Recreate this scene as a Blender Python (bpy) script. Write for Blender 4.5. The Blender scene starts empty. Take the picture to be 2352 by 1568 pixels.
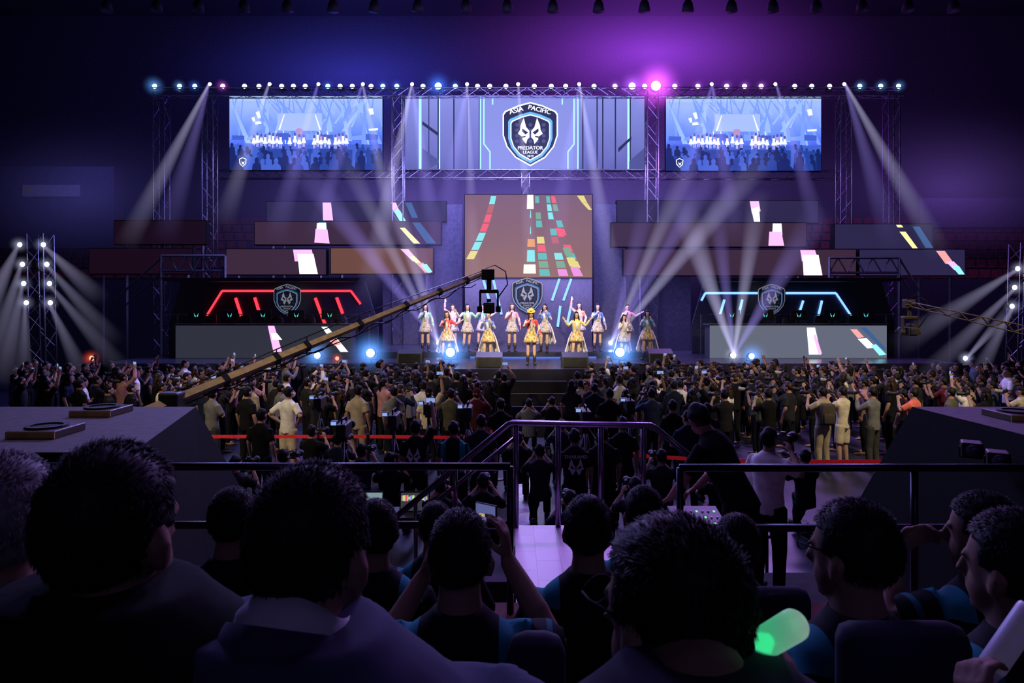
import bpy, bmesh, math, random
from mathutils import Vector, Matrix, Euler, noise
random.seed(7)
SC=bpy.context.scene; COL=SC.collection
F=1568.0; CX=1176.0; HY=690.0; CZ=3.5
PI=math.pi
def at(px,py,Y): return Vector(((px-CX)/F*Y, Y, CZ-(py-HY)/F*Y))
def xat(px,Y): return (px-CX)/F*Y
def zat(py,Y): return CZ-(py-HY)/F*Y
# ---------------------------------------------------------------- materials
MC={}
def mat(name,c,rough=.6,metal=0,var=.2,scale=9,emit=0,ec=None,checker=None,spec=.5):
    if name in MC: return MC[name]
    m=bpy.data.materials.new(name); m.use_nodes=True; nt=m.node_tree; b=nt.nodes['Principled BSDF']
    b.inputs['Roughness'].default_value=rough; b.inputs['Metallic'].default_value=metal; b.inputs['Specular IOR Level'].default_value=spec
    tc=nt.nodes.new('ShaderNodeTexCoord')
    if checker:
        n=nt.nodes.new('ShaderNodeTexVoronoi'); n.inputs['Scale'].default_value=scale
        r=nt.nodes.new('ShaderNodeValToRGB'); r.color_ramp.interpolation='CONSTANT'
        els=r.color_ramp.elements
        els[0].color=(*c,1); els[1].position=.45; els[1].color=(*checker[0],1)
        for i,k in enumerate(checker[1:]):
            e=els.new(.6+.15*i); e.color=(*k,1)
        nt.links.new(tc.outputs['Object'],n.inputs['Vector'])
        sep=nt.nodes.new('ShaderNodeSeparateColor'); nt.links.new(n.outputs['Color'],sep.inputs[0])
        nt.links.new(sep.outputs[0],r.inputs[0])
    else:
        n=nt.nodes.new('ShaderNodeTexNoise'); n.inputs['Scale'].default_value=scale
        nt.links.new(tc.outputs['Object'],n.inputs['Vector'])
        r=nt.nodes.new('ShaderNodeValToRGB')
        r.color_ramp.elements[0].position=.3; r.color_ramp.elements[1].position=.7
        r.color_ramp.elements[0].color=(*[x*(1-var) for x in c],1)
        r.color_ramp.elements[1].color=(*[min(1,x*(1+var)) for x in c],1)
        nt.links.new(n.outputs['Fac'],r.inputs[0])
    nt.links.new(r.outputs[0],b.inputs['Base Color'])
    if emit:
        b.inputs['Emission Color'].default_value=(*(ec or c),1); b.inputs['Emission Strength'].default_value=emit
    MC[name]=m; return m
def glow(name,c,s=1.0):
    if name in MC: return MC[name]
    m=bpy.data.materials.new(name); m.use_nodes=True; nt=m.node_tree; b=nt.nodes['Principled BSDF']
    b.inputs['Base Color'].default_value=(.008,.008,.01,1); b.inputs['Roughness'].default_value=.8; b.inputs['Specular IOR Level'].default_value=.05
    b.inputs['Emission Color'].default_value=(*c,1); b.inputs['Emission Strength'].default_value=s
    MC[name]=m; return m
def gradglow(name,stops,s,z0,z1):
    m=bpy.data.materials.new(name); m.use_nodes=True; nt=m.node_tree; b=nt.nodes['Principled BSDF']
    b.inputs['Base Color'].default_value=(.008,.008,.01,1); b.inputs['Specular IOR Level'].default_value=.05
    tc=nt.nodes.new('ShaderNodeTexCoord'); sx=nt.nodes.new('ShaderNodeSeparateXYZ'); nt.links.new(tc.outputs['Object'],sx.inputs[0])
    ns=nt.nodes.new('ShaderNodeTexNoise'); ns.inputs['Scale'].default_value=.9; nt.links.new(tc.outputs['Object'],ns.inputs['Vector'])
    mr=nt.nodes.new('ShaderNodeMapRange'); mr.inputs[1].default_value=z0; mr.inputs[2].default_value=z1
    nt.links.new(sx.outputs[2],mr.inputs[0])
    ad=nt.nodes.new('ShaderNodeMath'); ad.operation='MULTIPLY_ADD'; ad.inputs[1].default_value=.35; nt.links.new(ns.outputs['Fac'],ad.inputs[0]); nt.links.new(mr.outputs[0],ad.inputs[2])
    sb=nt.nodes.new('ShaderNodeMath'); sb.operation='SUBTRACT'; sb.inputs[1].default_value=.17; nt.links.new(ad.outputs[0],sb.inputs[0])
    r=nt.nodes.new('ShaderNodeValToRGB'); els=r.color_ramp.elements
    for i,(p,c) in enumerate(stops):
        e=els[i] if i<2 else els.new(p)
        e.position=p; e.color=(*c,1)
    nt.links.new(sb.outputs[0],r.inputs[0]); nt.links.new(r.outputs[0],b.inputs['Emission Color']); b.inputs['Emission Strength'].default_value=s
    return m
def mnode(nt,op,a,b):
    n=nt.nodes.new('ShaderNodeMath'); n.operation=op
    for i,v in enumerate((a,b)):
        if isinstance(v,(int,float)): n.inputs[i].default_value=v
        else: nt.links.new(v,n.inputs[i])
    return n.outputs[0]
def beam_mat(c,L,K,r1):
    m=bpy.data.materials.new('light_beam'); m.use_nodes=True; nt=m.node_tree; nt.nodes.clear()
    o=nt.nodes.new('ShaderNodeOutputMaterial'); e=nt.nodes.new('ShaderNodeEmission'); e.inputs[0].default_value=(*c,1)
    tc=nt.nodes.new('ShaderNodeTexCoord'); sx=nt.nodes.new('ShaderNodeSeparateXYZ'); nt.links.new(tc.outputs['Object'],sx.inputs[0])
    z=mnode(nt,'MAXIMUM',sx.outputs[2],0.0)
    rho2=mnode(nt,'ADD',mnode(nt,'MULTIPLY',sx.outputs[0],sx.outputs[0]),mnode(nt,'MULTIPLY',sx.outputs[1],sx.outputs[1]))
    R=mnode(nt,'ADD',mnode(nt,'MULTIPLY',z,(r1-.05)/L),.05)
    soft=mnode(nt,'MAXIMUM',mnode(nt,'SUBTRACT',1.0,mnode(nt,'DIVIDE',rho2,mnode(nt,'MULTIPLY',R,R))),0.0)
    a=mnode(nt,'POWER',mnode(nt,'ADD',z,.4),-.9)
    f=mnode(nt,'POWER',mnode(nt,'MAXIMUM',mnode(nt,'SUBTRACT',1.0,mnode(nt,'DIVIDE',z,L)),0.0),1.0)
    k=mnode(nt,'MULTIPLY',mnode(nt,'MULTIPLY',mnode(nt,'MULTIPLY',a,f),K*2.0),soft)
    nt.links.new(k,e.inputs[1]); nt.links.new(e.outputs[0],o.inputs['Volume'])
    return m
def haze_mat(c,K,core):
    key='haze_%s_%.3f_%.2f'%(c,K,core)
    if key in MC: return MC[key]
    m=bpy.data.materials.new('lit_haze'); m.use_nodes=True; nt=m.node_tree; nt.nodes.clear()
    o=nt.nodes.new('ShaderNodeOutputMaterial'); e=nt.nodes.new('ShaderNodeEmission'); e.inputs[0].default_value=(*c,1)
    tc=nt.nodes.new('ShaderNodeTexCoord'); ln=nt.nodes.new('ShaderNodeVectorMath'); ln.operation='LENGTH'; nt.links.new(tc.outputs['Object'],ln.inputs[0])
    r=ln.outputs['Value']
    f=mnode(nt,'POWER',mnode(nt,'MAXIMUM',mnode(nt,'SUBTRACT',1.0,r),0.0),2.0)
    k=mnode(nt,'MULTIPLY',mnode(nt,'DIVIDE',f,mnode(nt,'ADD',r,core)),K)
    nt.links.new(k,e.inputs[1]); nt.links.new(e.outputs[0],o.inputs['Volume'])
    MC[key]=m; return m
BLACK=mat('black_metal',(.012,.012,.014),.45,.3)
BLACKP=mat('black_plastic',(.014,.014,.016),.5)
DGREY=mat('dark_grey',(.04,.04,.045),.6)
STEEL=mat('truss_metal',(.2,.2,.25),.35,.8)
WHITEG=glow('white_glow',(1,1,1),1.3)
SKIN=mat('skin',(.42,.25,.18),.6,0,.08,spec=.25)
SKIN2=mat('skin_tan',(.27,.155,.11),.65,0,.08,spec=.2)
HAIR=mat('black_hair',(.007,.006,.008),.6,0,.3,40,spec=.2)
HAIRB=mat('brown_hair',(.035,.018,.01),.5,0,.3,40,spec=.2)
HAIRG=mat('grey_hair',(.2,.2,.21),.7,0,.4,60,spec=.2)
DEF=DGREY
# ---------------------------------------------------------------- mesh builder
class MB:
    def __init__(s): s.bm=bmesh.new()
    def _set(s,verts,mi,M=None):
        fs=set(f for v in verts for f in v.link_faces)
        for f in fs: f.material_index=mi
        return fs
    def box(s,c,size,rot=None,mi=0,bev=0):
        Mx=Matrix.Translation(Vector(c))@(rot.to_4x4() if rot else Matrix.Identity(4))@Matrix.Diagonal((*size,1))
        r=bmesh.ops.create_cube(s.bm,size=1,matrix=Mx); fs=s._set(r['verts'],mi)
        if bev:
            es=set(e for f in fs for e in f.edges)
            q=bmesh.ops.bevel(s.bm,geom=list(es),offset=bev,segments=2,affect='EDGES',profile=.5)
            for f in q['faces']: f.material_index=mi
        return s
    def loft(s,pts,rx,ry=None,xdir=(1,0,0),n=10,mi=0):
        pts=[Vector(p) for p in pts]; ry=ry or rx; xd=Vector(xdir); rings=[]
        for i,p in enumerate(pts):
            t=(pts[min(i+1,len(pts)-1)]-pts[max(i-1,0)]).normalized()
            x=xd-t*xd.dot(t)
            if x.length<1e-4: x=Vector((0,1,0))-t*t.y
            if x.length<1e-4: x=Vector((0,0,1))-t*t.z
            x.normalize(); y=t.cross(x)
            rings.append([s.bm.verts.new(p+x*rx[i]*math.cos(2*PI*k/n)+y*ry[i]*math.sin(2*PI*k/n)) for k in range(n)])
        fs=[]
        for a,b in zip(rings,rings[1:]):
            for k in range(n): fs.append(s.bm.faces.new((a[k],a[(k+1)%n],b[(k+1)%n],b[k])))
        fs.append(s.bm.faces.new(rings[0][::-1])); fs.append(s.bm.faces.new(rings[-1]))
        for f in fs: f.material_index=mi
        return s
    def tube(s,pts,r,n=8,mi=0):
        if isinstance(r,(int,float)): r=[r]*len(pts)
        return s.loft(pts,r,None,(.31,.2,.93) if abs((Vector(pts[-1])-Vector(pts[0])).normalized().z)<.9 else (1,0,0),n,mi)
    def bar(s,p0,p1,w,h=None,mi=0):
        h=h or w; r=w*.7071
        return s.loft([p0,p1],[r,r],[h*.7071]*2,(0,0,1) if abs((Vector(p1)-Vector(p0)).normalized().z)<.9 else (1,0,0),4,mi)
    def ell(s,c,r,Mx=None,u=14,v=10,mi=0):
        M2=(Mx or Matrix.Identity(4))@Matrix.Translation(Vector(c))@Matrix.Diagonal((*r,1))
        q=bmesh.ops.create_uvsphere(s.bm,u_segments=u,v_segments=v,radius=1,matrix=M2); s._set(q['verts'],mi); return s
    def poly(s,pts,mi=0):
        f=s.bm.faces.new([s.bm.verts.new(Vector(p)) for p in pts]); f.material_index=mi; return s
    def prism(s,pts,d,mi=0):
        d=Vector(d); a=[s.bm.verts.new(Vector(p)) for p in pts]; b=[s.bm.verts.new(Vector(p)+d) for p in pts]; n=len(a)
        fs=[s.bm.faces.new(a[::-1]),s.bm.faces.new(b)]
        for k in range(n): fs.append(s.bm.faces.new((a[k],a[(k+1)%n],b[(k+1)%n],b[k])))
        for f in fs: f.material_index=mi
        return s
    def add(s,me,Mx,mi=0):
        n0=len(s.bm.faces); k=s.bm.verts; nv=len(s.bm.verts); s.bm.from_mesh(me)
        s.bm.verts.ensure_lookup_table(); s.bm.faces.ensure_lookup_table()
        for v in s.bm.verts[nv:]: v.co=Mx@v.co
        for f in s.bm.faces[n0:]: f.material_index=mi
        return s
    def mesh(s,name,mats,smooth=False,flat=False):
        if not flat: bmesh.ops.recalc_face_normals(s.bm,faces=s.bm.faces[:])
        me=bpy.data.meshes.new(name); s.bm.to_mesh(me); s.bm.free()
        for m in (mats if isinstance(mats,(list,tuple)) else [mats]): me.materials.append(m)
        if smooth:
            for p in me.polygons: p.use_smooth=True
        return me
    def build(s,name,mats,parent=None,smooth=False,world=False,flat=False):
        if world and parent is not None:
            Mi=Matrix.Identity(4); q=parent
            while q is not None:
                Mi=Matrix.Translation(q.location)@q.rotation_euler.to_matrix().to_4x4()@Mi; q=q.parent
            s.bm.transform(Mi.inverted())
        o=bpy.data.objects.new(name,s.mesh(name,mats,smooth,flat)); COL.objects.link(o)
        if parent is not None: o.parent=parent
        return o
TOPS=[]
def tag(o,label,cat,group=None):
    o['label']=label; o['category']=cat
    if group: o['group']=group
    TOPS.append(o); return o
def thing(name,label,cat,loc=(0,0,0),rotz=0,group=None):
    o=bpy.data.objects.new(name,None); COL.objects.link(o); o.location=loc; o.rotation_euler=(0,0,rotz); o.empty_display_size=.1
    return tag(o,label,cat,group)
def child(name,me,parent,m=None,Mx=None):
    o=bpy.data.objects.new(name,me); COL.objects.link(o); o.parent=parent
    if m is not None: o.material_slots[0].link='OBJECT'; o.material_slots[0].material=m
    if Mx is not None: o.matrix_local=Mx
    return o
def struct(mb,name,m):
    o=mb.build(name,m); o['kind']='structure'; return o
def stuff(o,label,cat,group=None):
    o['kind']='stuff'; return tag(o,label,cat,group)
def fuse(mb,voxel,sm=3):
    me=mb.mesh('tmp',DEF)
    o=bpy.data.objects.new('tmp',me); COL.objects.link(o)
    m=o.modifiers.new('r','REMESH'); m.mode='VOXEL'; m.voxel_size=voxel
    q=o.modifiers.new('s','SMOOTH'); q.factor=.5; q.iterations=sm
    dg=bpy.context.evaluated_depsgraph_get()
    r=bpy.data.meshes.new_from_object(o.evaluated_get(dg))
    bpy.data.objects.remove(o); bpy.data.meshes.remove(me)
    for p in r.polygons: p.use_smooth=True
    r.materials.clear(); r.materials.append(DEF)
    return r
TX={}
def text_mesh(t):
    if t in TX: return TX[t]
    c=bpy.data.curves.new('lettering','FONT'); c.body=t; c.size=1; c.align_x='CENTER'; c.align_y='CENTER'; c.resolution_u=3
    o=bpy.data.objects.new('tmp',c); COL.objects.link(o); dg=bpy.context.evaluated_depsgraph_get()
    me=bpy.data.meshes.new_from_object(o.evaluated_get(dg)); bpy.data.objects.remove(o); TX[t]=me; return me
def put_text(mb,t,c,size,tilt=0,mi=0,sx=1.0,bold=True):
    Mx=Matrix.Translation(Vector(c))@Matrix.Rotation(PI/2,4,'X')@Matrix.Rotation(tilt,4,'Z')@Matrix.Diagonal((size*sx,size,size,1))
    me=text_mesh(t)
    mb.add(me,Mx,mi)
    if bold:
        for d in (.03,-.03): mb.add(me,Matrix.Translation((d*size,-.0008*(1+d),0))@Mx,mi)
# ---------------------------------------------------------------- people
def mir(v): return (-v[0],v[1],v[2])
def sym(e,w,d,p,c=.6): return dict(R=(e,w,d,p,c),L=(mir(e),mir(w),mir(d),mir(p),c))
ST_R=((.225,-.03,1.13),(.235,.05,.885),(0,.15,-1),(-1,0,0),.45); ST_L=tuple([mir(x) for x in ST_R[:4]]+[.45])
POSE={}
def pose(name,R=ST_R,L=ST_L,grip=None,U=None,legs='stand',yaw=0,pitch=0,roll=0,ho=(0,0,0)):
    return dict(name=name,R=R,L=L,grip=grip,U=U or Matrix.Identity(4),legs=legs,hrot=(pitch,roll,yaw),ho=ho)
def defpose(name,**k): POSE[name]=pose(name,**k)
s_=sym((.27,.15,1.24),(.11,.27,1.42),(-.35,.25,.9),(-.8,.2,.1),.9); defpose('camera',R=s_['R'],L=s_['L'],grip=(0,.33,1.53),pitch=0)
s_=sym((.25,.16,1.57),(.1,.24,1.77),(-.25,.15,.95),(-.9,.3,0),.8); defpose('over',R=s_['R'],L=s_['L'],grip=(0,.29,1.9),pitch=.25)
defpose('oneup',R=((.27,.1,1.6),(.22,.16,1.84),(-.05,.15,1),(-.9,.3,0),.8),grip=(.18,.2,1.97),pitch=.1)
defpose('stand')
s_=sym((.36,-.1,1.17),(.2,.02,1.02),(-.6,.6,-.5),(-.5,-.8,0),.5); defpose('hips',R=s_['R'],L=s_['L'])
defpose('cross',R=((.25,.07,1.13),(.05,.21,1.19),(-1,0,.1),(0,-1,0),.6),L=((-.25,.07,1.11),(-.05,.19,1.13),(1,.1,.05),(0,-1,0),.6),yaw=.35)
defpose('kneel',R=POSE['camera']['R'],L=POSE['camera']['L'],grip=(0,.33,1.53),U=Matrix.Translation((0,0,-.42)),legs='kneel')
UL=Matrix.Translation((0,0,.92))@Matrix.Rotation(-.5,4,'X')@Matrix.Translation((0,0,-.92))
defpose('lean',R=((.26,.2,1.2),(.2,.42,1.12),(-.1,1,-.1),(0,-.2,-1),.7),L=((-.26,.2,1.2),(-.2,.42,1.12),(.1,1,-.1),(0,-.2,-1),.7),U=UL,yaw=-.4,pitch=.2)
defpose('mic',R=((.25,.06,1.15),(.07,.2,1.34),(-.35,.1,.9),(-.8,-.2,.2),1.1),L=((-.26,.0,1.13),(-.3,.1,.9),(-.1,.2,-1),(.8,.3,0),.4),grip=(.03,.22,1.46))
defpose('micout',R=((.25,.06,1.15),(.07,.2,1.34),(-.35,.1,.9),(-.8,-.2,.2),1.1),L=((-.32,.04,1.24),(-.52,.12,1.36),(-.8,.1,.4),(0,.3,1),.3),grip=(.03,.22,1.46),roll=.1,legs='step')
s_=sym((.25,.08,1.15),(.13,.2,1.36),(-.2,.1,.95),(-.7,-.5,0),.7); defpose('cheeks',R=s_['R'],L=s_['L'],roll=-.15,legs='step')
defpose('wave',R=((.32,.05,1.5),(.3,.1,1.75),(-.1,.05,1),(0,1,0),.2),L=((-.27,.0,1.13),(-.2,.1,.94),(.5,.4,-.4),(.4,-.6,0),.5))
defpose('spread',R=((.33,.08,1.22),(.46,.16,1.41),(.5,.1,.6),(0,1,.2),.3),L=((-.33,.08,1.22),(-.46,.16,1.41),(-.5,.1,.6),(0,1,.2),.3),legs='step')
def legpts(P):
    U=P['U']; hR=U@Vector((.09,0,.9)); hL=U@Vector((-.09,0,.9))
    if P['legs']=='stand': return [(hR,Vector((.105,.025,.49)),Vector((.115,-.01,.075)),Vector((.14,.17,.03))),(hL,Vector((-.105,.025,.49)),Vector((-.115,-.01,.075)),Vector((-.14,.17,.03)))]
    if P['legs']=='step': return [(hR,Vector((.13,.08,.49)),Vector((.16,.02,.075)),Vector((.22,.19,.03))),(hL,Vector((-.08,.02,.48)),Vector((-.07,-.05,.075)),Vector((-.1,.13,.03)))]
    if P['legs']=='kneel': return [(hR,Vector((.13,.4,.47)),Vector((.13,.36,.08)),Vector((.14,.52,.03))),(hL,Vector((-.1,.1,.08)),Vector((-.1,-.3,.08)),Vector((-.1,-.4,.03)))]
    return [(hR,Vector((.13,.42,.5)),Vector((.13,.4,.08)),Vector((.15,.56,.03))),(hL,Vector((-.13,.42,.5)),Vector((-.13,.4,.08)),Vector((-.15,.56,.03)))]
def headM(P):
    return P['U']@Matrix.Translation(Vector((0,.025,1.565))+Vector(P['ho']))@Euler(P['hrot']).to_matrix().to_4x4()@Matrix.Scale(.93,4)
def hand(mb,w,d,pn,curl,ts,n=6):
    w=Vector(w); d=Vector(d).normalized(); pn=Vector(pn); pn=(pn-d*pn.dot(d)).normalized(); side=d.cross(pn)
    mb.loft([w-d*.02,w+d*.03,w+d*.085],[.027,.036,.042],[.02,.017,.014],side,8)
    for off,ln in ((.032,.07),(.011,.08),(-.011,.074),(-.031,.058)):
        p=w+d*.078+side*off*ts; pts=[p]; a=0
        for k,(fr,da) in enumerate(((.45,.5),(.32,.75),(.23,.6))):
            a+=curl*da; p=p+(d*math.cos(a)+pn*math.sin(a))*ln*fr*1.05; pts.append(p)
        mb.tube(pts,[.0098,.0092,.0085,.0072],n)
    p=w+d*.025+side*ts*.028; q=p+(d*.6+side*ts*.75+pn*.4).normalized()*.042
    mb.tube([p,q,q+(d*.85+side*ts*.1+pn*.5).normalized()*.032],[.013,.0115,.009],n)
def fig_body(P,voxel,det=False):
    mb=MB(); U=P['U']; ho=Vector(P['ho'])
    tor=[(0,.83,.10,.085),(0,.92,.15,.1),(0,1.06,.128,.088),(.005,1.2,.148,.098),(0,1.33,.16,.098),(-.005,1.395,.125,.078),(0,1.44,.066,.062),(.01,1.49,.055,.057)]
    pts=[U@Vector((0,a,b)) for a,b,_,_ in tor]+[U@(Vector((0,.018,1.55))+ho)]
    mb.loft(pts,[t[2] for t in tor]+[.052],[t[3] for t in tor]+[.055],(1,0,0),16)
    for k,sg in (('R',1),('L',-1)):
        e,w,d,pn,c=P[k]; s0=U@Vector((sg*.15,-.005,1.365)); e=U@Vector(e); w=U@Vector(w)
        R3=U.to_3x3()
        mb.tube([s0,s0.lerp(e,.4),e,e.lerp(w,.35),w],[.052,.047,.039,.039,.026],10)
        hand(mb,w,R3@Vector(d),R3@Vector(pn),c,sg)
    for h,k,a,t in legpts(P):
        mb.tube([h,h.lerp(k,.35),k,k.lerp(a,.3),a],[.088,.078,.054,.055,.036],10)
        mb.loft([a+(a-t).normalized()*.05+Vector((0,0,-.03)),a+Vector((0,0,-.02)),a.lerp(t,.6)+Vector((0,0,-.01)),t+(t-a).normalized()*.04],[.03,.036,.045,.03],[.03,.045,.03,.016],(1,0,0),10)
    H=headM(P)
    mb.ell((0,-.008,.03),(.078,.1,.105),H,20,14); mb.ell((0,.028,-.045),(.058,.066,.07),H,16,12)
    mb.ell((0,.068,-.088),(.026,.022,.024),H,10,8)
    mb.loft([H@Vector((0,.088,.03)),H@Vector((0,.102,.0)),H@Vector((0,.113,-.022)),H@Vector((0,.09,-.034))],[.008,.011,.017,.01],[.01,.012,.012,.008],(1,0,0),8)
    for sg in (1,-1):
        mb.loft([H@Vector((sg*.07,.012,-.03)),H@Vector((sg*.083,-.002,-.022)),H@Vector((sg*.088,-.012,.005)),H@Vector((sg*.079,-.006,.032))],[.008,.010,.011,.008],[.012,.018,.022,.011],(1,0,0),8)
        mb.ell((sg*.032,.085,.028),(.02,.01,.007),H,8,6)
    mb.ell((0,.092,-.056),(.022,.008,.009),H,8,6)
    return fuse(mb,voxel,2 if voxel<.012 else 1)
def fig_shirt(P,kind,voxel,add=0.0):
    mb=MB(); U=P['U']
    tor=[(0,.84,.165,.122),(0,.95,.163,.12),(0,1.06,.15,.112),(.005,1.2,.168,.118),(0,1.33,.184,.118),(-.005,1.4,.148,.096),(-.003,1.45,.078,.074),(-.003,1.465,.068,.068)]
    mb.loft([U@Vector((0,a,b)) for a,b,_,_ in tor],[t[2]+add for t in tor],[t[3]+add for t in tor],(1,0,0),18)
    for k,sg in (('R',1),('L',-1)):
        e,w=U@Vector(P[k][0]),U@Vector(P[k][1]); s0=U@Vector((sg*(.15+max(0,add)*.8),-.005,1.362+max(0,add)*.3))
        if kind=='tee': mb.tube([s0,s0.lerp(e,.4),s0.lerp(e,.82)],[.07,.066,.066],12)
        else: mb.tube([s0,s0.lerp(e,.45),e,e.lerp(w,.4),e.lerp(w,.93)],[.07+add,.064+add,.056+add*.6,.052+add*.4,.042],12)
    return fuse(mb,voxel,2)
def fig_trousers(P,kind,voxel):
    mb=MB(); U=P['U']
    mb.loft([U@Vector((0,0,z)) for z in (.82,.92,1.0)],[.125,.165,.15],[.1,.118,.105],(1,0,0),16)
    for h,k,a,t in legpts(P):
        if kind=='short': mb.tube([h,h.lerp(k,.5),h.lerp(k,.95)],[.1,.096,.092],12)
        else: mb.tube([h,h.lerp(k,.4),k,k.lerp(a,.5),k.lerp(a,.97)],[.1,.092,.076,.066,.062],12)
    return fuse(mb,voxel,2)
def hair_mesh(style,seed=0,fine=False):
    mb=MB(); u,v=(72,52) if fine else (26,20)
    if style=='cap':
        mb.ell((0,-.008,.045),(.088,.108,.104),None,u,v)
        for x in mb.bm.verts:
            if x.co.z<.05: x.co.z=.05+(x.co.z-.05)*.12
        mb.loft([(0,.08,.055),(0,.13,.05),(0,.17,.04)],[.075,.07,.045],[.006]*3,(1,0,0),12)
        mb.loft([(0,-.05,.03),(0,-.06,-.06)],[.074,.056],[.054,.044],(1,0,0),12)
        return mb.mesh('hair',DEF,True)
    mb.ell((0,-.012,.036),(.086,.107,.113),None,u,v)
    for x in mb.bm.verts:
        c=x.co; inn=False
        if c.y>.035 and c.z<.082-.25*max(0,abs(c.x)-.03): inn=True
        if abs(c.x)>.045 and c.y>-.02 and c.z<.02: inn=True
        if c.z<(-.066 if fine else -.072): inn=True
        if style in('long','bob') and c.y<.02 and c.z>-.06 and not(c.y>.0 and c.z<0): inn=False
        if inn: x.co=Vector((c.x*.82,c.y*.82-.005,(c.z-.03)*.82+.03))
        else:
            a_=(.006,.002) if fine else (.012,.006)
            nn=noise.noise(c*14+Vector((seed*3.1,0,0)))*a_[0]+noise.noise(c*70+Vector((seed,0,0)))*a_[1]
            if style=='long': nn+=.006
            if fine: nn-=.008*max(0,min(1,(.03-c.z)/.08))
            elif c.z<.0: x.co.y-=.004
            x.co=x.co+(c-Vector((0,0,.03))).normalized()*nn
    if style=='long':
        mb.loft([(0,-.04,.06),(0,-.085,-.03),(0,-.1,-.15),(0,-.105,-.27),(0,-.1,-.36)],[.085,.098,.105,.1,.06],[.05,.052,.045,.035,.015],(1,0,0),14)
        for sg in (1,-1): mb.loft([(sg*.07,.0,.06),(sg*.086,.015,-.04),(sg*.09,.02,-.16),(sg*.085,.035,-.25)],[.02,.026,.028,.01],[.045,.045,.035,.012],(1,0,0),8)
    if style=='bob': mb.loft([(0,-.03,.05),(0,-.06,-.04),(0,-.06,-.12)],[.086,.1,.092],[.07,.07,.06],(1,0,0),14)
    if style=='bun': mb.ell((0,-.1,.1),(.04,.04,.038),None,12,8)
    if style=='pony': mb.loft([(0,-.1,.07),(0,-.15,.05),(0,-.16,-.06),(0,-.14,-.17)],[.02,.032,.034,.012],[.02,.03,.03,.012],(1,0,0),10)
    if fine:
        rnd=random.Random(seed)
        for i in range(4200):
            a=rnd.uniform(0,2*PI); z=rnd.uniform(-.62,1); r=math.sqrt(max(0,1-z*z)); n=Vector((r*math.cos(a),r*math.sin(a),z))
            p=Vector((n.x*.085,n.y*.106-.012,n.z*.112+.036))
            if p.y>.03 and p.z<.09: continue
            if abs(p.x)>.045 and p.y>-.02 and p.z<.03: continue
            if p.z<-.06: continue
            tg=(Vector((0,.5,-.1))*(1 if p.z>.1 else 0)+Vector((0,-.1,-1))*(0 if p.z>.1 else 1)); tg=tg-n*tg.dot(n)
            up=.3 if p.z>.08 else .1
            dn=(n*up+tg*.9+Vector((rnd.uniform(-.25,.25),rnd.uniform(-.25,.25),rnd.uniform(-.1,.1)))).normalized()
            off=0 if p.z>0 else -.004
            mb.loft([p+n*(off-.001),p+dn*rnd.uniform(.008,.016)+n*off],[.0014,.0004],None,(.3,.5,.8),3)
    return mb.mesh('hair',DEF,True)
CACHE={}
def cget(key,fn):
    if key not in CACHE: CACHE[key]=fn()
    return CACHE[key]
HAIRS={k:hair_mesh(k,i) for i,k in enumerate(('short','long','bob','bun','pony','cap'))}
SHIRT=dict(black=(.009,.009,.011),charcoal=(.022,.022,.027),navy=(.012,.016,.04),grey=(.17,.17,.18),white=(.8,.79,.78),beige=(.38,.32,.24),olive=(.10,.10,.065),maroon=(.09,.014,.02),salmon=(.8,.18,.13),denim=(.05,.075,.13),pink=(.45,.22,.26),cream=(.65,.58,.45))
def cloth(c): return mat(c+'_cloth',SHIRT[c],.9,spec=.1)
JEANS=mat('dark_trousers',(.009,.010,.014),.9,spec=.1); KHAKI=mat('khaki_trousers',(.34,.28,.2),.9,spec=.1); GREYT=mat('grey_trousers',(.05,.05,.05),.9,spec=.1)
SHOE=mat('dark_shoe',(.02,.02,.022),.5)
def shoe_mesh(P,i):
    mb=MB(); h,k,a,t=legpts(P)[i]; d=(t-a); d.z=0; d.normalize()
    b=Vector((a.x,a.y,0))
    mb.loft([b-d*.07+Vector((0,0,.045)),b-d*.03+Vector((0,0,.055)),b+d*.1+Vector((0,0,.045)),b+d*.19+Vector((0,0,.035)),b+d*.23+Vector((0,0,.03))],[.03,.042,.05,.045,.02],[.04,.052,.042,.033,.02],(1,0,0),12)
    return mb.mesh('shoe',DEF,True)
def person(label,pk,loc,rotz=0,sc=1.0,shirt='black',sleeve='tee',trous=JEANS,tk='long',hair='short',hm=HAIR,skin=SKIN,group=None,shoes=False):
    P=POSE[pk]; t=thing('person',label,'person',loc,rotz,group); t.scale=(sc,sc,sc)
    child('body',cget(('b',pk),lambda:fig_body(P,.0145)),t,skin)
    child('shirt',cget(('s',pk,sleeve),lambda:fig_shirt(P,sleeve,.02)),t,cloth(shirt) if isinstance(shirt,str) else shirt)
    child('trousers',cget(('t',P['legs'] if pk!='lean' else 'lean',tk),lambda:fig_trousers(P,tk,.022)),t,trous)
    child('cap' if hair=='cap' else 'hair',HAIRS[hair],t,hm,headM(P))
    if shoes:
        for i in (0,1): child('shoe',cget(('sh',P['legs'],i),lambda:shoe_mesh(P,i)),t,SHOE)
    return t
def gripw(t,pk):
    g=(POSE[pk]['U']@Vector(POSE[pk]['grip']))*t.scale[0]
    return t.location+Matrix.Rotation(t.rotation_euler.z,3,'Z')@g
def mk_cam():
    mb=MB(); mb.box((0,0,0),(.14,.055,.095),bev=.012); mb.loft([(0,-.005,.045),(0,-.005,.075)],[.042,.025],[.026,.018],(1,0,0),8); mb.box((.055,.02,-.005),(.03,.04,.085),bev=.008); b=mb.mesh('camera_body',DEF,False)
    mb=MB(); mb.tube([(0,.02,0),(0,.09,0),(0,.095,0),(0,.16,0),(0,.165,0),(0,.2,0)],[.036,.036,.041,.041,.046,.05],14); l=mb.mesh('lens',DEF,True); return b,l
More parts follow.
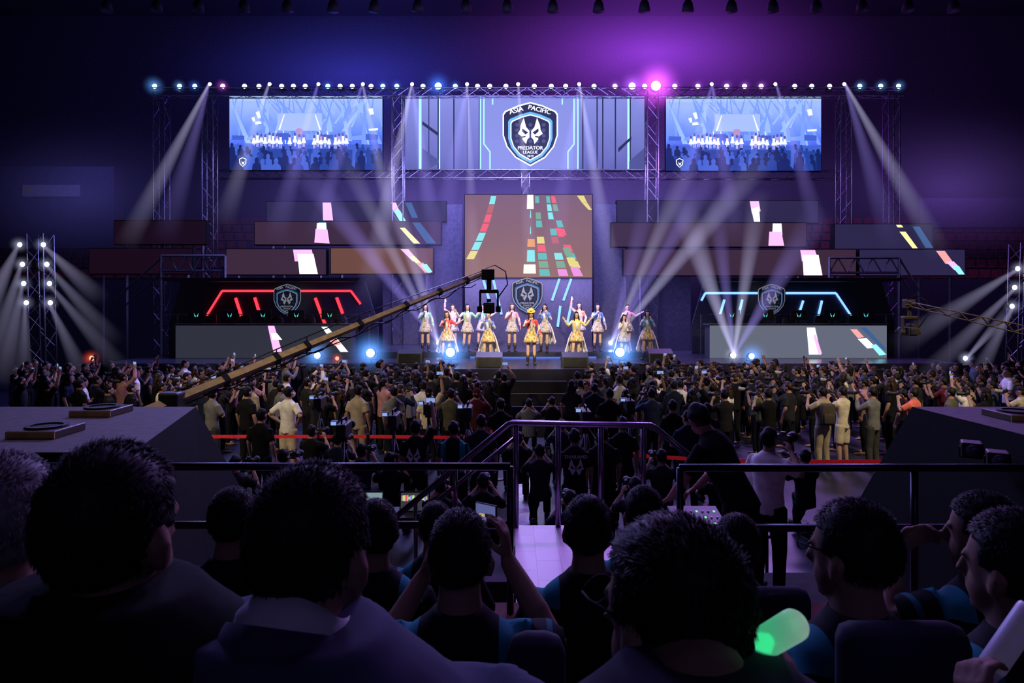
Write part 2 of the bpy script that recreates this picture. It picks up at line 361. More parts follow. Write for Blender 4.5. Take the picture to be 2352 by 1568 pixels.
def mk_phone():
    mb=MB(); mb.box((0,0,0),(.15,.009,.075),bev=.004); b=mb.mesh('phone_body',DEF)
    mb=MB(); mb.box((0,-.0055,0),(.138,.002,.066)); return b,mb.mesh('phone_screen',DEF)
CAMM=mk_cam(); PHM=mk_phone(); PHSCR=glow('phone_screen_light',(.35,.5,1),.7); LENSW=mat('pale_lens',(.4,.38,.35),.5)
def camera_prop(label,p,rotz,white=False):
    t=thing('camera',label,'camera',p,rotz,'cameras held up in the crowd'); b=child('camera_body',CAMM[0],t,BLACKP); child('lens',CAMM[1],b,LENSW if white else BLACKP); return t
def phone_prop(label,p,rotz):
    t=thing('phone',label,'phone',p,rotz,'phones held up in the crowd'); b=child('phone_body',PHM[0],t,BLACKP); child('phone_screen',PHM[1],b,PHSCR); return t

# ---------------------------------------------------------------- foreground people (seated)
def jersey_mat():
    m=bpy.data.materials.new('black_teal_jersey'); m.use_nodes=True; nt=m.node_tree; b=nt.nodes['Principled BSDF']; b.inputs['Roughness'].default_value=.85; b.inputs['Specular IOR Level'].default_value=.1
    tc=nt.nodes.new('ShaderNodeTexCoord'); sx=nt.nodes.new('ShaderNodeSeparateXYZ'); nt.links.new(tc.outputs['Object'],sx.inputs[0])
    ab=nt.nodes.new('ShaderNodeMath'); ab.operation='ABSOLUTE'; nt.links.new(sx.outputs[0],ab.inputs[0])
    r=nt.nodes.new('ShaderNodeValToRGB'); r.color_ramp.interpolation='CONSTANT'; e=r.color_ramp.elements
    e[0].color=(.009,.009,.013,1); e[1].position=.1; e[1].color=(.02,.2,.25,1); k=e.new(.18); k.color=(.009,.009,.013,1); k=e.new(.225); k.color=(.02,.13,.17,1); k=e.new(.24); k.color=(.009,.009,.013,1)
    nt.links.new(ab.outputs[0],r.inputs[0])
    lt=nt.nodes.new('ShaderNodeMath'); lt.operation='GREATER_THAN'; lt.inputs[1].default_value=.95; nt.links.new(sx.outputs[2],lt.inputs[0])
    mx=nt.nodes.new('ShaderNodeMix'); mx.data_type='RGBA'; mx.inputs[6].default_value=(.009,.009,.013,1)
    nt.links.new(lt.outputs[0],mx.inputs[0]); nt.links.new(r.outputs[0],mx.inputs[7]); nt.links.new(mx.outputs[2],b.inputs['Base Color']); return m
JERSEY=jersey_mat()
SUITB=mat('black_suit',(.008,.0075,.009),.9,spec=.08); SUITN=mat('navy_suit',(.055,.055,.11),.85,spec=.12); PURP=mat('dark_purple_shirt',(.035,.03,.05),.9,spec=.1)
SEATU=Matrix.Translation((0,0,-.41))
LAP=dict(R=((.25,.05,1.13),(.16,.28,1.02),(-.3,.9,-.2),(0,-.3,-1),.5),L=((-.25,.05,1.13),(-.16,.28,1.02),(.3,.9,-.2),(0,-.3,-1),.5))
def sitter(label,px,py,Y,floor,shirt,hm=HAIR,skin=SKIN2,R=None,L=None,yaw=0,pitch=0,roll=0,ho=(0,0,0),rotz=0,add=.0,vox=.009,style='short',fine=True,seed=1,glasses=False,collar=None,wide=None,text=None):
    P=pose('sit',R=R or LAP['R'],L=L or LAP['L'],U=SEATU,legs='sit',yaw=yaw,pitch=pitch,roll=roll,ho=ho)
    hp=at(px,py,Y); sc=(hp.z-floor)/(1.155+ho[2])
    off=Matrix.Rotation(rotz,3,'Z')@(Vector((ho[0],.025+ho[1],0))*sc)
    t=thing('person',label,'person',(hp.x-off.x,hp.y-off.y,floor),rotz); t.scale=(sc,sc,sc)
    child('body',fig_body(P,vox),t,skin); me=fig_shirt(P,'long' if add else 'tee',.013,add)
    if wide: me.transform(Matrix.Diagonal((*wide,1)))
    sh=child('jacket' if add else 'jersey',me,t,shirt)
    child('trousers',cget(('t','sit','long'),lambda:fig_trousers(P,'long',.022)),t,JEANS)
    H=headM(P); child('hair',hair_mesh(style,seed,True) if fine else HAIRS[style],t,hm,H)
    for i in (0,1): child('shoe',cget(('sh','sit',i),lambda:shoe_mesh(P,i)),t,SHOE)
    if collar:
        mb=MB(); mb.loft([(0,.0,1.03),(0,.002,1.09),(0,.004,1.104),(0,.006,1.106)],[.084,.078,.074,.06],[.082,.078,.074,.06],(1,0,0),32); mb.build('collar',collar,t,True)
    if add>.02:
        mb=MB(); mb.loft([(0,-.02,1.03),(0,-.012,1.07),(0,-.004,1.085)],[.135,.1,.084],[.11,.09,.08],(1,0,0),24); mb.build('jacket_collar',shirt,sh,True)
    if glasses:
        mb=MB()
        for sg in (1,-1):
            mb.tube([(sg*.083,-.005,.03),(sg*.083,.07,.032),(sg*.07,.1,.03)],.002,6)
            pts=[(sg*.034+.027*math.cos(a*PI/6),.108,.022+.02*math.sin(a*PI/6)) for a in range(13)]
            mb.tube(pts,.0017,6)
        mb.tube([(-.008,.11,.026),(.008,.11,.026)],.002,6)
        o=mb.build('glasses',mat('glasses_frame',(.006,.006,.007),.8,spec=.1),t,True); o.matrix_local=H
    if text:
        mb=MB(); put_text(mb,text,(0,-.135,.83),.06); mb.build('lettering',mat('white_print',(.6,.6,.62),.7),sh,flat=True)
    return t
FL0=2.02; FL1=1.76; FL2=1.56
sitter('grey-haired person at the far left edge, seen from behind in dark top',5,1222,1.15,FL0-.06,PURP,hm=HAIRG,yaw=.15,seed=2,add=.01)
sitter('broad person in black suit jacket, largest seated figure at left, seen from behind',264,1243,.95,FL0-.02,SUITB,yaw=-.1,add=.034,seed=3,rotz=-.1,wide=(1.3,1.12,1.05))
sitter('person in navy suit jacket with white shirt collar, seated in front at centre left',722,1288,.97,FL0-.05,SUITN,yaw=-.1,add=.034,seed=4,collar=mat('white_collar',(.6,.6,.68),.8),rotz=-.25,ho=(0,.03,0),wide=(1.28,1.12,1.04))
sitter('person with short black hair and glasses leaning forward, beside the green light stick',1543,1442,.83,FL0,PURP,yaw=.5,add=.015,seed=5,ho=(0,.08,-.06),glasses=True,rotz=.1,wide=(1.15,1.1,1.05))
PR=((.25,.14,1.3),(.12,.3,1.47),(-.12,.1,1),(-.9,.2,0),.7); PL=((-.25,.14,1.24),(-.13,.3,1.42),(.3,.1,.9),(.9,.2,0),.8)
pe=sitter('person in black and teal jersey holding up a phone with both hands',1057,1292,1.68,FL1,JERSEY,R=PR,L=PL,seed=6,vox=.0075,text='THAILAND')
sitter('person in black and teal jersey with glasses, seated right of the light stick',1957,1285,1.55,FL1,JERSEY,yaw=.45,seed=7,glasses=True,rotz=.15)
HL=((-.27,.06,1.32),(-.15,.2,1.48),(.75,-.2,.5),(.3,-.9,0),.9)
ph=sitter('person at right resting cheek on hand, wearing a wristwatch',2255,1234,1.95,FL1-.03,JERSEY,L=HL,yaw=.6,seed=8,vox=.0075,rotz=.1)
mb=MB(); w=SEATU@Vector(HL[1]); d=(Vector(HL[1])-Vector(HL[0])).normalized(); mb.tube([w-d*.035,w-d*.012],[.034,.034],16); mb.box(w-d*.024+Vector((-.02,-.026,.0)),(.03,.014,.03),bev=.004); mb.build('wristwatch',mat('steel_watch',(.3,.3,.32),.3,.8),ph)
sitter('person in jersey cut by the right edge, white letters on the back',2325,1318,1.48,FL1-.03,JERSEY,yaw=.4,seed=9,rotz=.1,text='THAILAND')
pk_=sitter('person beyond the right edge, only a hand with a white stick showing',3060,1370,.86,FL0,PURP,L=((-.27,.1,1.15),(-.27,.28,1.22),(-.2,.3,.9),(.9,.2,0),1.3),seed=10,vox=.0075,fine=False)
for i,(lab,px,py,Y,sh,yw) in enumerate((('person with dark hair low behind the navy suit, seated in second row',862,1232,2.45,JERSEY,.4),('person with dark hair between the two left suits, near the rail',535,1205,2.5,JERSEY,0),('person in jersey at lower left beside the black suit',118,1325,2.1,JERSEY,.2),
    ('person in black and teal jersey beside the purple wooden platform',1350,1230,2.35,JERSEY,-.1),('person with dark hair right of the tall leaning head, in third row',1692,1265,2.4,JERSEY,.1),('person with dark hair right of the wooden platform, by the rail',1478,1190,2.75,JERSEY,0),('person with dark hair left of the raised phone, third row',1000,1218,2.85,JERSEY,.2))):
    sitter(lab,px,py,Y,FL2-.03,sh,yaw=yw,vox=.014,fine=True,seed=20+i)
t=thing('phone','phone with lit screen filming the stage, held in foreground','phone',at(1117,1176,1.98),-.6); t.scale=(.5,.8,.68); b=child('phone_body',PHM[0],t,BLACKP); b=child('phone_screen',PHM[1],b,glow('phone_view',(.14,.16,.4),.7))
mb=MB(); mb.poly([(-.045,-.0072,-.018),(.045,-.0072,-.018),(.045,-.0072,-.006),(-.045,-.0072,-.006)],0); mb.build('phone_picture',glow('phone_yellow',(.7,.5,.25),.8),b,flat=True)
# light sticks
def light_stick(label,p0,p1,r,core,shell):
    p0=Vector(p0); p1=Vector(p1); t=thing('light_stick',label,'light stick',p0); d=p1-p0
    n=d.normalized()
    if core:
        mb=MB(); mb.tube([d*.02,d*.06,d*.45,d*.6],[r*.45,r*.62,r*.55,r*.25],20); mb.build('glowing_core',core,t,True)
    mb=MB(); mb.tube([d*.0,d*.05,d*.92,d*.97,d*1.0,d*1.005],[r*.92,r,r,r*.97,r*.85,r*.5],32); mb.build('tube',shell,t,True)
    mb=MB(); mb.tube([-n*.11,-n*.1,-n*.01,n*.004],[r*.5,r*.8,r*.85,r*.95],16); mb.build('handle',mat('white_plastic',(.6,.6,.62),.4),t,True)
shell=bpy.data.materials.new('green_tube'); shell.use_nodes=True; nt=shell.node_tree; b=nt.nodes['Principled BSDF']; tc=nt.nodes.new('ShaderNodeTexCoord'); sx=nt.nodes.new('ShaderNodeSeparateXYZ'); nt.links.new(tc.outputs['Generated'],sx.inputs[0])
rp=nt.nodes.new('ShaderNodeValToRGB'); e=rp.color_ramp.elements; e[0].color=(.05,.5,.25,1); e[1].color=(.4,.5,.46,1); e[1].position=.9; k=e.new(.45); k.color=(.1,.62,.34,1); nt.links.new(sx.outputs[0],rp.inputs[0]); nt.links.new(rp.outputs[0],b.inputs['Base Color']); nt.links.new(rp.outputs[0],b.inputs['Emission Color'])
b.inputs['Transmission Weight'].default_value=.6; b.inputs['Roughness'].default_value=.4; b.inputs['IOR'].default_value=1.2; b.inputs['Emission Strength'].default_value=.3
light_stick('glowing green light stick tilted up beside the leaning head',at(1700,1508,.79),at(1832,1430,.72),.0165,glow('stick_core',(.06,1,.4),1.3),shell)
light_stick('unlit white light stick in the hand at the right edge',at(2275,1535,1.15),at(2372,1395,1.15),.021,None,mat('white_tube',(.55,.5,.7),.4,emit=.03,ec=(.6,.5,.9)))
# seats
SEATM=mat('dark_blue_seat',(.02,.022,.045),.8,spec=.2)
def seat(label,px,Y,floor,wd=.46,h=1.0):
    t=thing('stadium_seat',label,'seat',(xat(px,Y),Y,floor),0,'padded seats in the stands')
    mb=MB(); mb.box((0,0,h-.27),(wd,.09,.54),bev=.04); mb.build('backrest',SEATM,t,True)
    mb=MB(); mb.box((0,.26,.43),(wd,.44,.1),bev=.035); mb.build('cushion',SEATM,t,True)
    for sg in (1,-1):
        mb=MB(); mb.box((sg*(wd/2+.02),.2,.6),(.05,.4,.05),bev=.015); mb.box((sg*(wd/2+.02),.05,.3),(.04,.06,.6)); mb.build('armrest',BLACKP,t)
seat('dark blue padded seat right of the person with glasses',2072,1.36,FL1,.26,1.10)
seat('dark seat behind the phone-holding person',1232,1.40,FL1,.12,1.06)
seat('dark blue seat left of the person with glasses, further row',1790,2.1,FL2,.19,1.06)
seat('dark blue seat beyond the person with glasses, further row',2090,2.1,FL2,.28,1.04)
seat('dark seat below the person holding a phone, left of it',690,1.42,FL1,.3,1.0)
seat('seat back at the lower left corner of the stands',240,.62,FL0,.36,.95)
# ---------------------------------------------------------------- stands, floor, walls
mb=MB(); mb.box((0,16,-.1),(86,58,.2)); struct(mb,'floor',mat('arena_floor',(.02,.023,.045),.35,0,.3,2))
CONC=mat('dark_concrete',(.03,.03,.038),.9,spec=.15)
def slab(name,x0,x1,y0,y1,z0,z1,m=CONC): 
    mb=MB(); mb.box(((x0+x1)/2,(y0+y1)/2,(z0+z1)/2),(x1-x0,y1-y0,z1-z0)); return struct(mb,name,m)
slab('terrace_upper',-6,6,-.9,1.25,0,FL0-.06); slab('terrace_middle',-6,6,1.25,2.0,0,FL1-.03); slab('terrace_lower',-6,6,2.0,2.9,0,FL2-.03)
slab('terrace_walkway',-6,6,2.9,4.75,0,1.4,mat('red_carpet',(.10,.008,.016),.9))
PLANK=bpy.data.materials.new('wood_planks'); PLANK.use_nodes=True; nt=PLANK.node_tree; b=nt.nodes['Principled BSDF']; br=nt.nodes.new('ShaderNodeTexBrick'); tc=nt.nodes.new('ShaderNodeTexCoord'); mp=nt.nodes.new('ShaderNodeMapping'); mp.inputs['Rotation'].default_value=(0,0,PI/2); nt.links.new(tc.outputs['Object'],mp.inputs[0]); nt.links.new(mp.outputs[0],br.inputs[0]); br.inputs['Scale'].default_value=1.2; br.inputs['Color1'].default_value=(.40,.32,.38,1); br.inputs['Color2'].default_value=(.36,.28,.34,1); br.inputs['Mortar'].default_value=(.2,.15,.19,1); br.inputs['Mortar Size'].default_value=.004; nt.links.new(br.outputs[0],b.inputs['Base Color']); b.inputs['Roughness'].default_value=.45
slab('platform',.03,.9,4.76,6.75,0,1.28,PLANK)
mb=MB()
for i in range(6): mb.box((.03-.13-.26*i,6.3,(1.28-.2*(i+1))/2),(.26,.85,1.28-.2*(i+1)))
struct(mb,'stair_left',CONC)
slab('riser_right',.95,2.9,4.8,6.6,0,.87)
slab('aisle_light_patch',.1,.36,9.4,14.6,0,.012,mat('painted_floor_light',(.75,.72,.8),.5))  # pale strip painted as the brightly lit floor between people
slab('wall_back',-42,42,42,42.4,0,24,mat('back_wall',(.07,.07,.10),.9)); slab('wall_left',-36,-35.6,-8,42,0,24,mat('side_wall',(.04,.04,.06),.9)); slab('wall_right',35.6,36,-8,42,0,24,MC['side_wall']); slab('ceiling',-42,42,-9,43,21,21.4,mat('ceiling_dark',(.04,.04,.06),.9))
slab('balcony_left',-35.6,-19,32.6,33.4,6.0,9.9,mat('balcony_dark',(.03,.03,.045),.9))
slab('balcony_right',19.5,35.6,32.6,33.4,7.0,8.4,MC['balcony_dark'])
for sg,nm in ((-1,'tier_left'),(1,'tier_right')):
    mb=MB()
    for i in range(7): mb.box((sg*24,33+i*1.1,(4.5+i*.55)/2),(20,1.1,4.5+i*.55))
    struct(mb,nm,mat('tier_concrete',(.05,.05,.07),.9))
    mb=MB()
    for i in range(7):
        for k in range(34):
            x=sg*(14.4+k*.57); z=4.5+i*.55; mb.box((x,33.1+i*1.1,z+.28),(.42,.08,.45)); mb.box((x,32.9+i*1.1,z+.12),(.42,.36,.06))
    stuff(mb.build('spectator_seat',mat('red_seat',(.2,.04,.04),.7)),'rows of empty dark red seats at the far %s of the arena'%('left' if sg<0 else 'right'),'seats')
# ---------------------------------------------------------------- rails in front of the stands
RAILM=mat('dark_rail',(.03,.03,.05),.3,.8); RAILP=mat('platform_rail',(.22,.19,.26),.3,.9)
def rails(label,px0,px1,posts,pys,Y=4.6):
    t=thing('guard_rail',label,'railing',(xat((px0+px1)/2,Y),Y,1.4))
    for py in pys:
        mb=MB(); mb.tube([at(px0,py,Y),at(px1,py,Y)],.026,12); mb.build('rail',RAILM,t,True,world=True)
    for p in posts:
        mb=MB(); a=at(p,pys[0],Y); mb.tube([a,(a.x,Y,1.4)],.024,12); mb.build('post',RAILM,t,True,world=True)
rails('black two-bar guard rail in front of the left stands',-300,1172,(1172,640,60,-280),(1071,1205))
rails('black two-bar guard rail in front of the right stands',1560,2700,(1562,2100,2680),(1074,1212))
Y=6.7; t=thing('stair_railing','grey tubular railing around the purple wooden platform','railing',(.4,Y,1.28))
def rl(nm,pts,r=.022):
    mb=MB(); mb.tube([at(x,y,Y) for x,y in pts],r,10); mb.build(nm,RAILP,t,True,world=True)
rl('top_rail',[(905,1190),(1168,974),(1176,971),(1496,977),(1506,983),(1602,1062)],.03)
rl('lower_rail',[(955,1190),(1185,1003)],.02)
for p,q in ((1185,1212),(1282,1212),(1380,1208),(1478,1208)): rl('post',[(p,975),(p,q)],.027)
rl('post',[(1046,1076),(1046,1190)],.022); rl('post',[(955,1150),(955,1300)],.022)
PLATM=mat('black_matte_stage',(.075,.065,.08),.75,spec=.25); PLATS=mat('black_matte_side',(.006,.006,.007),.9,spec=.08)
def big_box(label,sg,xn):
    xt=xat(450,9) if sg<0 else xat(2095,9); zt=2.1; yn=6.3
    t=thing('equipment_platform',label,'platform',(xt+sg*2,7.3,0))
    xo=xt+sg*4.2; xb=xt-sg*1.0; xnb=xn-sg*.8
    v=[(xt,9,zt),(xo,9,zt),(xo,yn,zt),(xn,yn,zt)]; w=[(xb,9.3,0),(xo,9.3,0),(xo,yn-.2,0),(xnb,yn-.2,0)]
    mb=MB()
    for q in ([w[3],w[2],w[1],w[0]],[v[0],v[3],w[3],w[0]],[v[3],v[2],w[2],w[3]],[v[2],v[1],w[1],w[2]],[v[1],v[0],w[0],w[1]]): mb.poly(q)
    mb.poly([(a,b,c-.02) for a,b,c in v]); mb.build('skirting',PLATS,t,world=True)
    mb=MB(); mb.prism([(a,b,c-.02) for a,b,c in v],(0,0,.02)); mb.build('deck',PLATM,t,world=True)
VENT=mat('hatch_metal',(.07,.055,.04),.4,.5); YEL=mat('yellow_edge',(.7,.5,.12),.6)
def hatch(label,px,py):
    Y=(CZ-2.1)*F/(py-HY); t=thing('floor_hatch',label,'hatch',(xat(px,Y),Y,2.1))
    mb=MB(); mb.box((0,0,.04),(.5,.5,.08),bev=.008); f=mb.build('frame',VENT,t)
    mb=MB(); n=28
    for k in range(n):
        a=2*PI*k/n; b_=2*PI*(k+1)/n; mb.prism([(.2*math.cos(a),.2*math.sin(a),.081),(.2*math.cos(b_),.2*math.sin(b_),.081),(.15*math.cos(b_),.15*math.sin(b_),.081),(.15*math.cos(a),.15*math.sin(a),.081)],(0,0,.02))
    mb.build('ring',BLACK,t)
    mb=MB(); mb.tube([(0,0,.081),(0,0,.084)],[.15,.15],24); mb.build('cover',mat('hatch_hole',(.004,.004,.005),.8),t)
    mb=MB(); mb.box((0,-.253,.04),(.5,.008,.07)); mb.build('edge_strip',YEL,f)
big_box('large black sloped platform at left with two round hatches on top',-1,-3.5); big_box('large black sloped platform at right below the right crane',1,xat(2095,9)+.1)
hatch('square hatch with round ring, farther one on the left platform',235,950); hatch('square hatch with round ring, nearer one on the left platform',108,997); hatch('square hatch with round ring on the right platform',2335,960)
for i,(px,py,Y) in enumerate(((2232,1032,7.3),(2292,1055,6.95))):
    a=at(px,py,Y); t=thing('par_light','small black box lamp on the side of the right platform, %s of two'%('left','right')[i],'lamp',a,-.5)
    mb=MB(); mb.box((0,.02,0),(.2,.2,.17),bev=.02); mb.build('housing',BLACK,t); mb=MB(); mb.tube([(0,-.08,0),(0,-.095,0)],[.065,.06],18); mb.build('lens',mat('dark_lens',(.05,.05,.08),.15),t,True)
    mb=MB(); mb.tube([(-.11,.03,-.09),(-.11,.03,.02)],.01,6); mb.tube([(.11,.03,-.09),(.11,.03,.02)],.01,6); mb.tube([(-.11,.03,-.09),(.11,.03,-.09)],.01,6); mb.build('bracket',BLACK,t)
# ---------------------------------------------------------------- stage
STG=mat('stage_floor',(.03,.03,.05),.25,0,.3,1.5)
slab('stage_main',-12.4,13.6,20.6,29,0,1.6,STG); slab('stage_thrust',-1.6,2.0,18.9,20.6,0,1.6,STG)
mb=MB()
for i in range(4): mb.box((.2,18.75-.3*i,(1.3-.3*i)/2),(2.6,.3,1.3-.3*i))
struct(mb,'stage_steps',mat('step_black',(.02,.02,.025),.5))
slab('stage_riser',-4.6,5.2,22.5,29,1.6,1.8,STG)
RED=glow('red_led',(1,.03,.05),2.2); BLUEW=glow('blue_white_led',(.16,.36,1),2.3)
mb=MB(); mb.tube([(xat(x,22.4),22.46-.1*math.sin((x-1080)/290*PI),1.63) for x in range(1080,1371,10)],.03,6); tag(mb.build('led_strip',glow('dim_blue',(.1,.2,.8),.9),None,True),'curved blue light strip along the low riser behind the performers','light strip')
FR=mat('screen_frame',(.008,.008,.011),.7,spec=.1)
def screen(name,label,cat,x0,y0,x1,y1,Y,bg,group=None,depth=.12,post=None):
    a=at(x0,y1,Y); b=at(x1,y0,Y); c=(a+b)/2; t=thing(name,label,cat,(c.x,Y,a.z),0,group); w=b.x-a.x; h=b.z-a.z
    mb=MB(); mb.box((0,0.012,h/2),(w,.02,h)); mb.build('screen_panel',bg,t)
    mb=MB(); mb.box((0,depth/2+.025,h/2),(w+.06,depth,h+.06)); mb.build('cabinet',FR,t)
    if post is not None:
        for sg in (-.42,.42):
            z0=(1.6 if -12.4<c.x+sg*w<13.6 else 0)-a.z
            mb=MB(); mb.bar((sg*w,depth+.08,z0),(sg*w,depth+.08,h),.08); mb.build('support_post',STEEL,t)
    return t
def Q(mb,pts,Y,mi=0): mb.poly([at(x,y,Y) for x,y in pts],mi)
SHIELD=[(0,.5),(.22,.45),(.46,.36),(.5,.31),(.5,-.02),(.43,-.2),(.27,-.37),(0,-.5),(-.27,-.37),(-.43,-.2),(-.5,-.02),(-.5,.31),(-.46,.36),(-.22,.45)]
# compact straight-edged mask mark, right half (mirrored for the left): pointed top, V cut between, side barb, short split chin; eye slit and cheek cut
MASK=[(.016,.03),(.075,.10),(.12,.27),(.175,.13),(.185,.045),(.225,-.02),(.15,-.075),(.14,-.13),(.075,-.21),(.055,-.13),(.016,-.09)]
EYEH=[(.04,.0),(.145,.075),(.15,.02),(.085,-.04)]
CHEEK=[(.15,-.07),(.085,-.06),(.085,-.085),(.145,-.1)]
def crest(parent,c,W,lit=1.0,key='lit'):
    H=W*1.16; c=Vector(c)
    wr=glow('crest_white_'+key,(.8,.85,1),lit); cy=glow('crest_cyan_'+key,(.12,.38,.95),lit); nv=glow('crest_navy_'+key,(.015,.018,.05),lit)
    nv2=glow('crest_navy_light_'+key,(.05,.06,.15),lit)
    mb=MB()
    for k,(s,dz,mi) in enumerate(((1,0,0),(.95,0,2),(.80,-.055,1),(.72,-.055,0),(.68,-.055,2))):
        mb.prism([c+Vector((x*W*s,-.012*k,(z*s+dz)*H)) for x,z in SHIELD],(0,-.008,0),mi)
    for i in range(5):
        for j in range(5):
            x=-.24+.12*i; z=.14-.085*j
            if abs(x)<.3+z*.3: mb.poly([c+Vector(((x+.038*math.cos(a*PI/3))*W,-.0575,(z+.033*math.sin(a*PI/3))*H)) for a in range(6)],3)
    sh=mb.build('shield',[wr,cy,nv,nv2],parent,flat=True)
    for sg in (1,-1):
        mb=MB(); f=lambda pl,y:[c+Vector((sg*x*W*1.0,y,(z*.85+.02)*H)) for x,z in pl]
        mb.poly(f(MASK,-.062)); mb.poly(f(EYEH,-.066),1); mb.poly(f(CHEEK,-.066),1); mb.build('emblem',[wr,nv],sh,flat=True)
    for tx,x,z,s,tl in (('ASIA',-.255,.362,.125,.27),('PACIFIC',.165,.372,.118,-.24),('PREDATOR',0,-.222,.09,0),('LEAGUE',0,-.288,.074,0),('2019',0,-.348,.058,0)):
        mb=MB(); put_text(mb,tx,c+Vector((x*W,-.066,z*H)),s*W,tl,bold=True); mb.build('lettering',wr,sh,flat=True)
Y=27.0
ms=screen('led_screen','wide centre LED screen with a white shield crest above the stage','screen',922,220,1483,390,Y,gradglow('lavender_picture',[(0,(.12,.13,.44)),(1,(.26,.29,.78))],1.0,0,2.9))
mb=MB(); y=Y-.012
for x0,x1,m_ in ((962,968,0),(984,986,2),(1008,1011,0),(1041,1044,2),(1072,1074,2),(1102,1105,0),(1326,1329,0),(1337,1340,2),(1370,1373,2),(1383,1386,2),(1412,1415,2),(1441,1446,0),(1005,1008,2),(1446,1449,2),(1480,1483,2),(1100,1102,2)):
    Q(mb,[(x0,222),(x1,222),(x1,388),(x0,388)],y,m_)
Q(mb,[(1105,222),(1326,222),(1326,388),(1105,388)],y-.002,1)
Q(mb,[(970,278),(1007,305),(1007,313),(970,286)],y-.003,2); Q(mb,[(970,340),(1007,367),(1007,375),(985,388),(970,388)],y-.003,3); Q(mb,[(1420,340),(1450,313),(1450,320),(1420,350)],y-.003,2); Q(mb,[(1445,370),(1480,340),(1480,388),(1445,388)],y-.003,3)
for pts in ([(1110,222),(1113,222),(1113,330),(1127,348),(1127,388),(1124,388),(1124,349),(1110,331)],[(1320,222),(1317,222),(1317,330),(1303,348),(1303,388),(1306,388),(1306,349),(1320,331)]): Q(mb,pts,y-.004,0)
for x in (1130,1290): Q(mb,[(x,224),(x+3,224),(x+3,240),(x,240)],y-.004,0)
mb.build('picture',[glow('pic_cyan',(.3,.75,1),1.6),glow('pic_panel',(.26,.3,.78),1),glow('pic_dark',(.02,.025,.09),1),glow('pic_mid',(.08,.09,.3),1)],ms,world=True,flat=True)
crest(ms,at(1218,308,Y-.04)-ms.location,127/F*Y,1.4,'lit')
